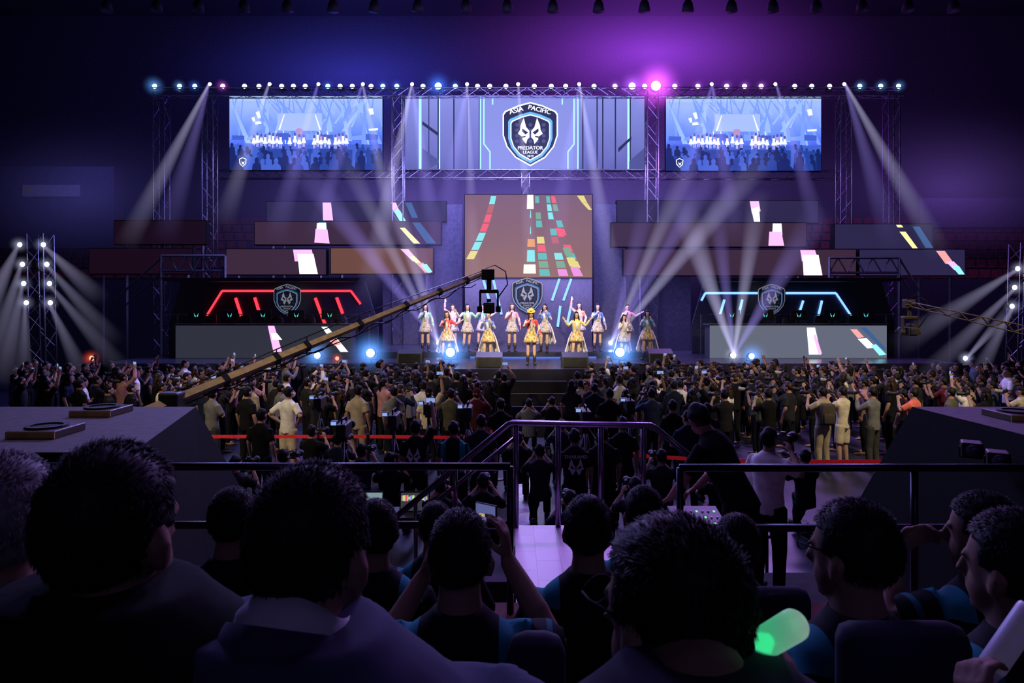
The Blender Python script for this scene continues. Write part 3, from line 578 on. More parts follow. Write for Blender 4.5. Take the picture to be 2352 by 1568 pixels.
def live(label,x0,x1,y0,y1):
    Y=26.8; s=(x1-x0)/350; t=screen('led_screen',label,'screen',x0,y0,x1,y1,Y,gradglow('live_picture',[(0,(.015,.03,.3)),(.3,(.05,.10,.75)),(.55,(.13,.24,1)),(1,(.3,.42,1))],1.25,.2,2.5))
    X=lambda v:x0+v*s; Z=lambda v:y0+v
    mb=MB(); y=Y-.004; q=lambda pts,mi,dy=0: mb.poly([at(X(a),Z(b),y-dy) for a,b in pts],mi)
    rnd=random.Random(3)
    q([(0,0),(350,0),(350,9),(0,13)],2,.001)
    for i in range(60):
        ax=rnd.uniform(0,350); L=rnd.uniform(30,105); dx=rnd.uniform(-55,55); w=rnd.uniform(3,13)
        q([(ax-1,6),(ax+1,6),(max(0,min(350,ax+dx+w/2)),8+L),(max(0,min(350,ax+dx-w/2)),8+L)],[11,3,11][i%3],.0012+.00003*i)
    q([(110,40),(212,40),(212,80),(110,80)],1,.004)
    q([(112,78),(124,44),(127,42),(116,78)],0,.0045); q([(210,78),(198,44),(195,42),(206,78)],0,.0045)
    q([(60,38),(68,35),(72,50),(66,52)],0,.005); q([(50,50),(57,48),(59,58),(54,60)],0,.005); q([(58,60),(70,58),(74,64),(60,66)],0,.005); q([(318,30),(328,28),(331,42),(322,44)],0,.005); q([(318,76),(340,74),(340,79),(320,80)],0,.005)
    for v in (105,122,205,222): q([(v,80),(v+2,80),(v+8,110),(v+6,110)],0,.005)
    q([(152,76),(160,74),(168,76),(167,87),(160,93),(153,87)],4,.006)
    for i in range(10): q([(6+i*34,92+rnd.uniform(-8,8)),(34+i*34,92+rnd.uniform(-8,8)),(34+i*34,101),(6+i*34,101)],[10,11,11][i%3],.0055)
    q([(0,112),(350,112),(350,126),(0,126)],10,.0056)
    for i,v in enumerate((56,64,73,82,92,100,109,117,138,150,160,170,194,202,210,219,228,243,251,260,268)):
        h=rnd.uniform(24,31); b_=114+rnd.uniform(-4,4); c=[5,0,6,0][i%4]
        q([(v-1.8,b_-h),(v+1.8,b_-h),(v+2.6,b_-h+7),(v-2.6,b_-h+7)],7,.008)
        q([(v-3,b_-h+6),(v+3,b_-h+6),(v+2.4,b_-14),(v-2.4,b_-14)],c,.007); q([(v-2.5,b_-15),(v+2.5,b_-15),(v+5.5,b_-5),(v-5.5,b_-5)],0,.009); q([(v-2,b_-5),(v-.8,b_-5),(v-.8,b_+4),(v-2,b_+4)],5,.007); q([(v+.8,b_-5),(v+2,b_-5),(v+2,b_+4),(v+.8,b_+4)],5,.007)
    q([(0,128),(110,122),(240,122),(350,126),(350,170),(0,170)],8,.0062)
    for i in range(110):
        v=rnd.uniform(4,346); b_=116+i*.33+rnd.uniform(-5,5); r=rnd.uniform(3,5)+i*.03; k=[9,10,8,9][i%4]
        q([(v+r*.8*math.cos(a*PI/5),min(170,b_+r*math.sin(a*PI/5))) for a in range(10)],k,.011+.00025*i)
        if b_+r<165: q([(max(0,v-r*1.7),170),(max(0,v-r*1.5),b_+r*1.6),(v-r*.6,b_+r*.8),(v+r*.6,b_+r*.8),(min(350,v+r*1.5),b_+r*1.6),(min(350,v+r*1.7),170)],k,.01115+.00025*i)
    q([(22,145),(30,141),(39,145),(38,156),(30,163),(23,156)],0,.05); q([(24,146),(30,143),(37,146),(36,155),(30,161),(25,155)],9,.052); q([(27,148),(29,152),(33,152),(35,148),(33,157),(29,157)],0,.054)
    mb.build('picture',[glow('lv_white',(.75,.85,1),1.3),glow('lv_panel',(.36,.48,1),1.15),glow('lv_top',(.4,.55,.85),1.1),glow('lv_beam',(.27,.42,1),1.3),glow('lv_crest',(.5,.3,.6),1.0),glow('lv_pink',(.8,.7,1),1.15),glow('lv_red',(.65,.33,.7),1.0),glow('lv_hair',(.1,.1,.4),1),glow('lv_crowd',(.02,.06,.36),1),glow('lv_crowd_dark',(.008,.02,.14),1),glow('lv_crowd_mid',(.06,.13,.65),1),glow('lv_beam_soft',(.18,.31,1),1.2)],t,world=True,flat=True)
live('left LED screen showing a live picture of the performers and crowd',527,878,220,388); live('right LED screen showing a live picture of the performers and crowd',1530,1886,222,391)
Y=25.0
lc=screen('led_screen','tall brown centre LED screen with coloured tiles behind the performers','screen',1068,447,1360,637,Y,gradglow('brown_picture',[(0,(.27,.135,.08)),(1,(.2,.105,.12))],1.0,0,3.0),post=1)
COLS=[(1,1,.85),(.25,.8,.8),(.9,.12,.15),(.8,.7,.2),(.12,.5,.45),(.5,.13,.12),(.2,.4,.25),(.85,.3,.75),(.8,.35,.1)]
CM=[glow('tile_%s'%n,c,1.0) for n,c in zip(('white','cyan','red','yellow','teal','maroon','green','magenta','orange'),COLS)]
y=Y-.012
def tile(pts,yy,c):
    mb=MB(); Q(mb,pts,yy); mb.build('coloured_tile',CM[c],lc,world=True,flat=True)
for i,(a,b,c,d,ci) in enumerate(((447,480,1210,1226,0),(482,500,1217,1220,1),(520,537,1217,1220,1),(549,567,1211,1229,8),(574,601,1210,1229,1),(607,628,1202,1231,0))): tile([(c+1,a),(d-1,a),(d,b),(c,b)],y,ci)
def strip(xs,ys,w0,w1,cols,yy):
    n=len(cols)
    def bx(t): return (1-t)**2*xs[0]+2*t*(1-t)*xs[1]+t*t*xs[2]
    for i,c in enumerate(cols):
        if c is None: continue
        t0=i/n+.008; t1=(i+1)/n-.008; Y0=ys[0]+(ys[1]-ys[0])*t0; Y1=ys[0]+(ys[1]-ys[0])*t1; a0=w0+(w1-w0)*t0; a1=w0+(w1-w0)*t1
        tile([(bx(t0),Y0),(bx(t0)+a0,Y0),(bx(t1)+a1,Y1),(bx(t1),Y1)],yy,c)
strip((1128,1112,1070),(449,596),12,18,[1,5,2,2,1,1,3],y)
strip((1229,1231,1240),(449,635),8,24,[4,None,6,4,None,3,2,4,6,4],y-.002); strip((1254,1262,1284),(449,635),8,22,[4,1,1,None,4,5,None,1,6,7],y-.004); strip((1265,1280,1322),(449,635),9,22,[2,6,None,4,2,None,2,4,3,None],y-.006)
strip((1325,1335,1352),(449,482),16,8,[3,3],y-.003); strip((1268,1290,1318),(500,635),10,22,[None,2,None,6,3,7],y-.008)
BRN=[glow('panel_brown',(.15,.065,.045),1),glow('panel_brown_dim',(.045,.022,.045),1),glow('panel_maroon',(.010,.003,.010),1),glow('panel_blue_dim',(.025,.02,.07),1)]
PN=glow('tile_pink',(1,.45,.85),1.3); WH=glow('tile_bright',(.85,1,1),1.5); DB=glow('tile_dim_blue',(.05,.12,.3),1.0); YL=glow('tile_lemon',(1,.9,.35),1.2); CY=glow('tile_aqua',(.3,.9,1),1.2); SA=glow('tile_salmon',(1,.35,.35),1.2)
TM=[PN,WH,DB,YL,CY,SA]
def panel(label,x0,y0,x1,y1,Y,b,tiles=()):
    t=screen('led_display',label,'LED panel',x0,y0,x1,y1,Y,BRN[b],'stepped LED panels beside the centre screen',.3,post=1)
    for i,(pts,c) in enumerate(tiles):
        mb=MB(); Q(mb,pts,Y-.006-.001*i,0); mb.build('bright_patch',TM[c],t,world=True,flat=True)
P_=panel
P_('top left LED panel with a pink patch, beside the centre screen',612,463,1024,508,26.6,3,[([(741,465),(760,465),(765,506),(742,506)],0),([(898,465),(909,465),(918,485),(904,485)],0),([(903,482),(918,482),(932,507),(918,507)],4),([(930,465),(945,465),(960,500),(946,500)],2)])
P_('middle left LED panel with pink and yellow tiles',585,509,1012,561,26.1,1,[([(732,511),(749,511),(751,535),(728,535)],4),([(728,512),(748,512),(750,533),(727,533)],1),([(725,525),(752,527),(757,559),(722,557)],0),([(918,523),(930,523),(965,559),(950,559)],3),([(947,511),(965,511),(1002,559),(980,559)],2)])
P_('far left maroon LED panel in the middle tier',262,507,472,560,26.1,2); P_('lowest far left maroon LED panel, above the stair railing',205,571,440,628,25.6,2)
P_('lowest left LED panel with bright pink and white patch',520,572,748,630,25.6,1,[([(673,573),(716,573),(722,600),(677,600)],0),([(683,583),(720,583),(730,629),(688,629)],1)])
P_('lowest left LED panel next to the centre screen, salmon diagonal stripe',760,570,994,628,25.6,0,[([(920,572),(938,572),(962,600),(948,600)],0),([(940,590),(952,588),(972,608),(962,610)],3),([(955,603),(972,603),(990,626),(976,626)],5),([(966,608),(980,606),(993,624),(984,627)],4)])
P_('top right LED panel with a pink and white patch',1418,461,1880,511,26.6,3,[([(1722,462),(1743,462),(1747,485),(1727,490)],0),([(1726,480),(1743,474),(1746,509),(1732,509)],1)])
P_('middle right LED panel with white and magenta patch',1405,512,1852,566,26.1,1,[([(1775,513),(1795,513),(1797,540),(1774,540)],1),([(1767,532),(1795,532),(1801,564),(1765,564)],0)])
P_('middle far right LED panel with yellow and blue stripes',1918,515,2142,571,26.1,3,[([(2058,516),(2070,516),(2075,522),(2062,522)],3),([(2066,532),(2080,532),(2108,570),(2096,570)],3),([(2096,520),(2112,520),(2144,569),(2126,569)],2)])
P_('lowest right LED panel with magenta and white patch',1433,573,1966,632,25.6,1,[([(1838,574),(1872,574),(1880,600),(1842,600)],0),([(1843,585),(1880,585),(1889,632),(1846,632)],1)])
P_('lowest far right LED panel with pink to aqua diagonal stripe',1975,573,2216,632,25.6,3,[([(2150,576),(2170,576),(2192,606),(2172,606)],5),([(2172,600),(2190,600),(2207,616),(2192,620)],0),([(2186,611),(2203,611),(2216,630),(2202,630)],4)])
cw=thing('crest_wall','dark wall with shield crest and slanted blue light bars below the centre screen','stage wall',at(1212,640,25.1)*1+Vector((0,0,zat(785,25.1)-zat(640,25.1))))
mb=MB(); a=at(1068,785,25.1); b=at(1360,638,25.1); mb.box(((a.x+b.x)/2,25.2,(1.8+b.z)/2),(b.x-a.x,.16,b.z-1.8)); mb.build('backing',mat('wall_panel_dark',(.03,.03,.06),.4),cw,world=True)
def lightbar(parent,p,q,Y,m,w=4):
    mb=MB(); mb.bar(at(p[0],p[1],Y),at(q[0],q[1],Y),w/F*Y,.04); mb.build('light_bar',m,parent,world=True)
for p,q in (((1110,642),(1133,722)),((1133,642),(1152,722)),((1285,640),(1268,690)),((1312,640),(1294,690)),((1287,702),(1281,750)),((1312,700),(1303,742)),((1330,702),(1318,742))): lightbar(cw,p,q,25.06,BLUEW)
crest(cw,at(1211,678,24.95)-cw.location,70/F*24.95,.45,'soft')
def booth(label,x0,x1,led,outline,slashes,cx,cw_,tiles,deskx,dlabel,bright):
    Y=24.3; t=thing('player_booth',label,'booth',(xat((x0+x1)/2,Y),Y,1.6))
    bm_=mat('booth_panel',(.03,.03,.055),.4)
    mb=MB(); mb.prism([at(x,y,Y) for x,y in ((x0,744),(x0+28,647),(x1-30,647),(x1,744))],(0,.12,0)); mb.prism([(xat(x0,Y),Y,1.6),(xat(x0,Y),Y,zat(744,Y)),(xat(x1,Y),Y,zat(744,Y)),(xat(x1,Y),Y,1.6)],(0,.12,0)); mb.build('back_wall',bm_,t,world=True)
    mb=MB(); mb.prism([at(x0+20,640,Y),at(x1-22,640,Y),at(x1-30,648,Y),at(x0+28,648,Y)],(0,-1.2,0)); mb.build('canopy',bm_,t,world=True)
    mb=MB(); mb.box((xat((x0+x1)/2,Y),Y-.9,zat(722,23.4)),((x1-x0)/F*23.4*.94,.03,.03))
    for k in range(6): 
        x=xat(x0+20+(x1-x0-40)*k/5,23.4); mb.box((x,Y-.9,(1.6+zat(722,23.4))/2),(.04,.04,zat(722,23.4)-1.6))
    mb.build('rail',STEEL,t,world=True)
    for ln in outline:
        mb=MB()
        for p,q in zip(ln,ln[1:]): mb.bar(at(*p,Y-.05),at(*q,Y-.05),.055,.05)
        mb.build('led_outline',led,t,world=True)
    for p,q in slashes: lightbar(t,p,q,Y-.05,led,cw_)
    crest(t,at(cx,688,Y-.75)-t.location,62/F*(Y-.75),.22,'dim')
    Yd=22.6; d=thing('player_desk',dlabel,'desk',(xat(sum(deskx)/2,Yd),Yd,1.6))
    a=xat(deskx[0],Yd); b=xat(deskx[1],Yd); zt=zat(747,Yd)
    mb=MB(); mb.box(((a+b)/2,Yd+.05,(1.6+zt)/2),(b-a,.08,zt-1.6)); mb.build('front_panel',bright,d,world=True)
    mb=MB(); mb.box(((a+b)/2,Yd+.4,zt+.02),(b-a+.1,.85,.05)); mb.build('desk_top',DGREY,d,world=True)
    for x in (a+.05,b-.05):
        mb=MB(); mb.box((x,Yd+.45,(1.6+zt)/2),(.06,.65,zt-1.6)); mb.build('side_panel',DGREY,d,world=True)
    for i,(pts,c) in enumerate(tiles):
        mb=MB(); Q(mb,pts,Yd-.006-.001*i,0); mb.build('bright_patch',TM[c],d,world=True,flat=True)
    for i in range(5):
        px=deskx[0]+(deskx[1]-deskx[0])*(.12+.19*i); z=zt+.045; x=xat(px,Yd+.35)
        m_=thing('monitor','dark monitor with teal mark on the desk in the %s booth'%('red-lit' if led is RED else 'blue-lit'),'monitor',(x,Yd+.35,z),0,'monitors on the player desks')
        mb=MB(); mb.box((0,0,.3),(.56,.04,.32),bev=.01); pn=mb.build('panel',BLACKP,m_); mb=MB(); mb.box((0,.02,.08),(.05,.03,.16)); mb.box((0,.02,.008),(.22,.16,.016)); mb.build('stand',BLACKP,m_)
        for sg in (1,-1):
            mb=MB(); mb.prism([(sg*.02,-.0215,.22),(sg*.06,-.0215,.25),(sg*.075,-.0215,.36),(sg*.05,-.0215,.3),(sg*.02,-.0215,.27)],(0,-.002,0)); mb.build('emblem',glow('teal_mark',(.1,.7,.75),.9),pn)
        c_=thing('gaming_chair','black high-backed chair in the %s booth'%('red-lit' if led is RED else 'blue-lit'),'chair',(x+.1,Yd+1.25,1.6),0,'chairs in the player booths')
        mb=MB(); mb.loft([(0,.1,.5),(0,.14,.9),(0,.16,1.25),(0,.16,1.38)],[.22,.26,.24,.14],[.06,.06,.05,.04],(1,0,0),12); mb.build('backrest',BLACKP,c_,True)
        mb=MB(); mb.box((0,-.12,.46),(.5,.48,.12),bev=.04); mb.build('seat',BLACKP,c_); mb=MB(); mb.tube([(0,-.1,.06),(0,-.1,.42)],.035,8)
        for a_ in range(5): mb.tube([(0,-.1,.08),(.28*math.cos(a_*1.256),-.1+.28*math.sin(a_*1.256),.04)],[.025,.03],6)
        mb.build('base',BLACK,c_)
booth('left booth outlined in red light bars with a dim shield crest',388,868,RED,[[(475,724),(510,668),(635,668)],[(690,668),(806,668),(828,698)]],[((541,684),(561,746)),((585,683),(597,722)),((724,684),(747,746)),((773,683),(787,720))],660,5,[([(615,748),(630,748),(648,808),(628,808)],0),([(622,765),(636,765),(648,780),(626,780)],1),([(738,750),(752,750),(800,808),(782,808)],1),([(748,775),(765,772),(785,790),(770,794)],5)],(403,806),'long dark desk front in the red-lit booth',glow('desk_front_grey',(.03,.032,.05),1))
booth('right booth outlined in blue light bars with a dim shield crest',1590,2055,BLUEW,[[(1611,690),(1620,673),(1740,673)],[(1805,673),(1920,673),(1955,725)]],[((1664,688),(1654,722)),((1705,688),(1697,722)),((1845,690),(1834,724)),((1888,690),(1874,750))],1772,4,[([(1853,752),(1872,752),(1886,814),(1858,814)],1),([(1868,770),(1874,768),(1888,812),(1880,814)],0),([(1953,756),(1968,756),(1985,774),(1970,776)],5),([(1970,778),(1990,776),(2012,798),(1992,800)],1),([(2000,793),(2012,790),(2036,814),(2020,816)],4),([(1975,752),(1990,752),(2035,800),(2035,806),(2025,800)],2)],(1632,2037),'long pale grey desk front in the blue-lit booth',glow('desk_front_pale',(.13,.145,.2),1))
for i,(x0,x1,y0,y1,Y) in enumerate(((880,1062,470,790,26.8),(1365,1585,470,790,26.8))):
    mb=MB(); a=at(x0,y1,Y); b=at(x1,y0,Y); mb.box(((a.x+b.x)/2,Y,(1.6+b.z)/2),(b.x-a.x,.2,b.z-1.6)); struct(mb,'stage_backdrop_%d'%(i+1),mat('backdrop_dark',(.055,.055,.085),.9))
def truss_rail(label,x0,x1,y0,y1,Y,slope):
    t=thing('stage_railing',label,'railing',at((x0+x1)/2,y1,Y))
    mb=MB(); mb.bar(at(x0,y0,Y),at(x1,y0,Y),.06); mb.build('top_rail',STEEL,t,world=True)
    mb=MB(); mb.bar(at(x0,y1,Y),at(x1,y1,Y),.06); mb.build('bottom_rail',STEEL,t,world=True)
    mb=MB(); n=4
    for k in range(n):
        a=x0+(x1-x0)*k/n; b=x0+(x1-x0)*(k+1)/n; mb.bar(at(a,y1,Y),at((a+b)/2,y0,Y),.04); mb.bar(at((a+b)/2,y0,Y),at(b,y1,Y),.04)
    mb.build('lattice',STEEL,t,world=True)
    mb=MB()
    if slope: mb.bar(at(slope[0][0],slope[0][1],Y),at(slope[1][0],slope[1][1],Y),.06); mb.bar(at(slope[0][0],slope[0][1]+35,Y),at(slope[1][0],slope[1][1]+35,Y),.05); mb.build('stair_rail',STEEL,t,world=True)
    for p in (x0,x1):
        mb=MB(); a=at(p,y0,Y); mb.bar(a,(a.x,a.y,1.6 if a.x>-12.4 and a.x<13.6 else 0),.07); mb.build('post',STEEL,t,world=True)
truss_rail('lattice railing at top of stairs beside the lowest left panels',370,517,587,622,24.6,((262,690),(370,592))); truss_rail('lattice railing at right, below the far right panels',1905,2065,592,626,25.0,((2065,592),(2120,680)))
# ---------------------------------------------------------------- trusses
def truss(label,p0,p1,w=.4,step=.6,group='lighting trusses'):
    p0=Vector(p0); p1=Vector(p1); t=thing('truss',label,'truss',p0,0,group); d=p1-p0; L=d.length; d.normalize()
    x=Vector((0,1,0)); y=d.cross(x); h=w/2; n=max(2,int(L/step)); cs=[x*h+y*h,x*h-y*h,-x*h-y*h,-x*h+y*h]
    for c in cs:
        mb=MB(); mb.tube([c,c+d*L],.025,6); mb.build('chord',STEEL,t,True)
    mb=MB()
    for k in range(n):
        a=d*(L*k/n); b=d*(L*(k+1)/n)
        for i in range(4):
            q,r=cs[i],cs[(i+1)%4]
            mb.tube([a+q,b+r] if k%2 else [a+r,b+q],.013,4)
    mb.build('lattice',STEEL,t)
YT=26.6
truss('long horizontal truss across the top carrying the row of lamps',at(350,213,YT),at(2070,213,YT),.32,.45)
truss('long horizontal truss under the three upper screens',at(495,400,YT+.5),at(1930,402,YT+.5),.32,.45)
for lab,px,y0,yy in (('outermost left upright truss tower',371,215,YT),('second upright truss tower from left, beside the left screen',482,215,YT),('upright truss between the left and centre screens',915,215,YT+.1),('upright truss between the centre and right screens',1497,215,YT+.1),('upright truss tower right of the right screen',1938,215,YT),('outermost right upright truss tower',2048,215,YT)):
    truss(lab,at(px,y0,yy),Vector((xat(px,yy),yy,1.62 if -12.2<xat(px,yy)<13.4 else .02)),.42,.5)
truss('short truss hanging in the middle above the tiled screen',at(1207,398,YT+.5),at(1207,448,YT+.5),.3,.35)
truss('left floor lighting tower with eight lamps',(xat(92,21),21.2,.02),at(92,538,21.2),.5,.5); truss('right floor lighting tower at the picture edge',(xat(2350,21),21.2,.02),at(2350,560,21.2),.5,.5)
# ---------------------------------------------------------------- lamps
def mk_lamp():
    mb=MB(); mb.loft([(0,.2,0),(0,.16,0),(0,0,0),(0,-.06,0)],[.06,.1,.12,.115],None,(1,0,0),14); a=mb.mesh('housing',BLACK,True)
    mb=MB(); mb.tube([(-.14,.05,0),(-.14,.05,.16),(.14,.05,.16),(.14,.05,0)],.014,6); mb.tube([(0,.05,.16),(0,.05,.24)],.02,6); b=mb.mesh('yoke',BLACK)
    mb=MB(); mb.ell((0,-.06,0),(.1,.035,.1),None,16,8); c=mb.mesh('lens',WHITEG,True)
    mb=MB(); mb.ell((0,0,0),(1,1,1),None,20,12); d=mb.mesh('haze_glow',WHITEG,True); return a,b,c,d
LM=mk_lamp()
LC=dict(white=((.9,.92,1),5),blue=((.25,.5,1),5),cyan=((.5,.85,1),4),magenta=((1,.5,1),5),purple=((.8,.55,1),5),red=((1,.2,.12),3),lilac=((.75,.72,1),3))
HZ=dict(white=(.6,.65,1),blue=(.05,.18,1),cyan=(.12,.35,1),magenta=(.8,.1,1),purple=(.5,.12,1),red=(1,.1,.05),lilac=(.35,.3,1))
LG={k:glow('lamp_'+k,c,s) for k,(c,s) in LC.items()}
def lamp(label,p,color='white',sc=1.0,beams=(),group='stage lamps',floor=False,halo=.42,hk=1.0):
    t=thing('stage_light',label,'stage light',p,0,group); t.scale=(sc,sc,sc)
    hs=child('housing',LM[0],t); child('yoke',LM[1],t,None,Matrix.Rotation(PI,4,'Y') if floor else None); ln=child('lens',LM[2],hs,LG[color])
    if halo:
        o=child('haze_glow',LM[3],ln,haze_mat(HZ[color],hk,.15)); o.location=(0,-.1,0); o.scale=(halo,halo,halo)
    for (ex,ey,eY,r1,K,c) in beams:
        p0=Vector(p)+Vector((0,-.1,0)); d=at(ex,ey,eY)-p0; L=d.length; r1=r1*.78
        mb=MB(); mb.tube([(0,0,0),(0,0,L)],[.05,r1],20); o=bpy.data.objects.new('light_beam',mb.mesh('light_beam',beam_mat(c,L,K,r1),True)); COL.objects.link(o)
        o.location=p0; o.rotation_euler=d.to_track_quat('Z','Y').to_euler()
        stuff(o,'%s light beam in the haze slanting %s from the %s'%('pale' if c is W1 else 'violet',('down ' if d.z<0 else 'up ')+('left' if d.x<0 else 'right'),label),'light beam','light beams in the haze')
    return t
W1=(.64,.6,1); LB=(.38,.3,1)
TB={483:[(285,570,24,.6,1.5,W1),(375,560,24,.7,.8,LB)],620:[(510,520,24.5,.6,1.2,W1)],732:[(628,560,24.5,.7,1.1,LB)],834:[(715,560,24,.6,1.1,LB),(915,600,24.5,.55,1.2,W1)],947:[(838,700,23.5,.7,1.7,W1),(1025,740,24,.9,1.1,LB)],1073:[(1000,620,24,.8,.8,LB),(1092,720,24,.5,1.5,W1)],1190:[(1225,680,24,.5,1.4,W1)],1330:[(1425,740,24,.7,1.7,W1),(1260,640,24,.8,.9,LB)],1634:[(1690,560,24.5,.65,1.2,LB),(1540,560,24.5,.8,.8,LB)],1780:[(1890,560,24.5,.6,1.2,LB)],1938:[(2165,590,24,.66,1.5,W1),(2055,580,24,.7,.9,LB)]}
TOPX=[(357,'cyan'),(414,'cyan'),(449,'blue'),(483,'white'),(513,'magenta'),(563,'lilac'),(596,'lilac'),(620,'white'),(648,'lilac'),(675,'lilac'),(702,'lilac'),(732,'white'),(754,'blue'),(782,'lilac'),(810,'lilac'),(834,'white'),(853,'lilac'),(880,'blue'),(912,'blue'),(947,'white'),(972,'lilac'),(1007,'blue'),(1046,'blue'),(1073,'white'),(1097,'lilac'),(1125,'lilac'),(1162,'lilac'),(1190,'white'),(1227,'lilac'),(1266,'lilac'),(1299,'lilac'),(1330,'white'),(1364,'lilac'),(1412,'purple'),(1451,'purple'),(1480,'white'),(1505,'magenta'),(1549,'purple'),(1602,'purple'),(1634,'white'),(1668,'purple'),(1709,'purple'),(1747,'purple'),(1780,'white'),(1824,'lilac'),(1863,'lilac'),(1904,'lilac'),(1938,'white'),(1973,'cyan'),(2021,'cyan'),(2062,'cyan')]
for i,(x,c) in enumerate(TOPX):
    wh=x in TB; sec='left of left screen' if x<527 else 'above left screen' if x<880 else 'above centre screen' if x<1490 else 'above right screen' if x<1890 else 'right of right screen'
    big=x==1505
    lamp('%s%s lamp on top truss %s'%('brightest ' if big else '',{'lilac':'pale violet'}.get(c,c),sec),at(x,194 if wh else 199,YT-.05),c,1.9 if big else 1.35 if x in(1451,1007) else .7 if wh else .95,TB.get(x,()),'lamps along the top truss',True,.6 if big else .5 if x in(1451,1007,357) else 0 if c in('lilac','white') else .34,1.4 if big else 1.0)
for i,(x,y,bs) in enumerate(((48,562,[(-120,900,19,.9,.5,W1)]),(102,562,[(235,690,19,.45,.5,W1)]),(54,607,[(-30,880,19,.6,.5,W1)]),(110,607,[(270,790,19,.45,.45,W1)]),(57,651,[(10,890,19,.45,.55,W1)]),(116,651,[(290,860,19,.45,.45,W1)]),(63,695,[(55,890,19,.35,.55,W1)]),(118,695,[(200,880,19,.4,.5,W1)]))):
    lamp('white lamp on left tower, %s column, %s from top'%('left' if i%2==0 else 'right',('first','second','third','fourth')[i//2]),at(x,y,20.8),'white',.75,bs,'lamps on the left tower',halo=.4,hk=.9)
for i,(x,y,bs) in enumerate(((2335,617,[(2050,800,19,.6,.6,W1)]),(2328,660,[(2110,880,19,.5,.6,W1)]),(2322,703,[(2230,890,19,.4,.6,W1)]))):
    lamp('white lamp on right tower, %s from top'%('first','second','third')[i],at(x,y,20.8),'white',.75,bs,'lamps on the right tower',halo=.4,hk=.9)
FLO=[(730,823,'cyan',1.0,[]),(775,819,'red',.6,[]),(852,828,'cyan',1.3,[]),(1035,829,'cyan',1.4,[]),(1423,829,'cyan',1.4,[]),(1683,821,'white',.9,[(1560,450,19.5,.65,1.9,W1),(1640,430,19.5,.45,1.5,LB),(1745,430,19.5,.5,1.8,W1),(1890,470,19.5,.7,1.2,LB)]),(1725,826,'cyan',.9,[]),(213,790,'red',.8,[]),(2215,797,'white',.7,[(2330,700,20,.3,1.0,W1)])]
for x,y,c,s,b in FLO: 
    Yf=20.75; p=at(x,y,Yf); on=400<x<2040; p.z=1.6+.24*s if on else p.z
    if x==1683: p.z=1.84
    if not on: p.z=1.75
    lamp('%s floor lamp %s'%({'cyan':'bluish white','red':'orange red'}.get(c,c),'at stage front before red booth' if 400<x<900 else 'at stage front left of centre' if 900<x<1200 else 'at stage front right of centre' if 1200<x<1500 else 'before blue booth' if x<2100 and x>1500 else 'at far right stage side' if x>2100 else 'at far left stage side'),p,c,s,b,'floor lamps along the stage front',True,.6 if c=='cyan' else .4,1.5)
    if not on:
        t=thing('road_case','black road case under the floor lamp at far %s'%('left' if x<1176 else 'right'),'case',(p.x,p.y+.05,0)); mb=MB(); mb.box((0,0,.79),(.7,.6,1.55),bev=.02); mb.build('body',BLACKP,t); mb=MB(); mb.tube([(-.1,-.31,1.1),(-.1,-.34,1.1),(.1,-.34,1.1),(.1,-.31,1.1)],.012,6); mb.build('handle',STEEL,t)
for x,y,bs in ((1008,742,[(650,330,24,.9,1.5,LB),(770,320,24,.6,1.6,W1),(865,330,24,.7,1.8,W1),(930,400,24,.7,1.0,LB)]),(1402,745,[(1780,330,24,.8,1.8,W1),(1680,320,24,.75,1.4,LB),(1590,360,23.5,.6,1.8,W1),(1500,420,24,.7,1.0,LB)])):
    p=at(x,y,24.2); p.z=1.8+.2
    lamp('white uplight on riser %s of performers'%('left' if x<1176 else 'right'),p,'white',.8,bs,None,True,.5,1.0)
def haze(label,px,py,Y,s,c,K,core=.15):
    o=bpy.data.objects.new('haze',LM[3]); COL.objects.link(o); o.location=at(px,py,Y); o.scale=s; o.material_slots[0].link='OBJECT'; o.material_slots[0].material=haze_mat(c,K,core); stuff(o,label,'haze')
haze('magenta glowing haze behind the brightest lamp, above the screens',1500,120,34,(13,4,4.6),(.42,.06,1),.08,.2)
haze('deep blue glowing haze above the left and centre screens',820,170,34,(12,4,4.0),(.06,.06,.75),.055,.3)
haze('violet haze behind the stage panels',1190,470,31.0,(20,2.2,6.0),(.24,.17,.8),.19,.45)
haze('dim violet haze before the far right seating',2180,430,31.0,(8,1.6,4.5),(.28,.14,.8),.085,.4)
haze('dim blue haze before the far left seating',190,450,31.0,(8,1.4,4.5),(.16,.14,.7),.06,.4)
for i,x in enumerate((245,360,455,560,660,765,860,960,1070,1165,1270,1375,1480,1580,1680,1775,1875,1980,2085,2190)):
    p=at(x,14,29); t=thing('ceiling_light','unlit dark lamp hanging under the ceiling','ceiling lamp',p,0,'unlit lamps in a row under the ceiling')
    mb=MB(); mb.loft([(0,0,.25),(0,0,.1),(0,0,-.22)],[.12,.2,.26],None,(1,0,0),12); mb.build('shade',mat('lamp_black',(.008,.008,.012),.7),t,True); mb=MB(); mb.tube([(0,0,.2),(0,0,21-p.z)],.02,6); mb.build('rod',BLACK,t)
t=thing('banner','small grey banner on the dark balcony at far left','banner',at(118,438,32.57)); mb=MB(); w=132/F*32.4; mb.box((0,0,0),(w,.06,.55)); mb.build('cloth',mat('banner_grey',(.10,.10,.13),.8,emit=.02,ec=(.3,.3,.4)),t)
mb=MB(); mb.ell((-w/2+.3,-.03,0),(.2,.008,.14),None,14,8,0); mb.build('emblem',mat('banner_yellow',(.3,.25,.06),.7),t)
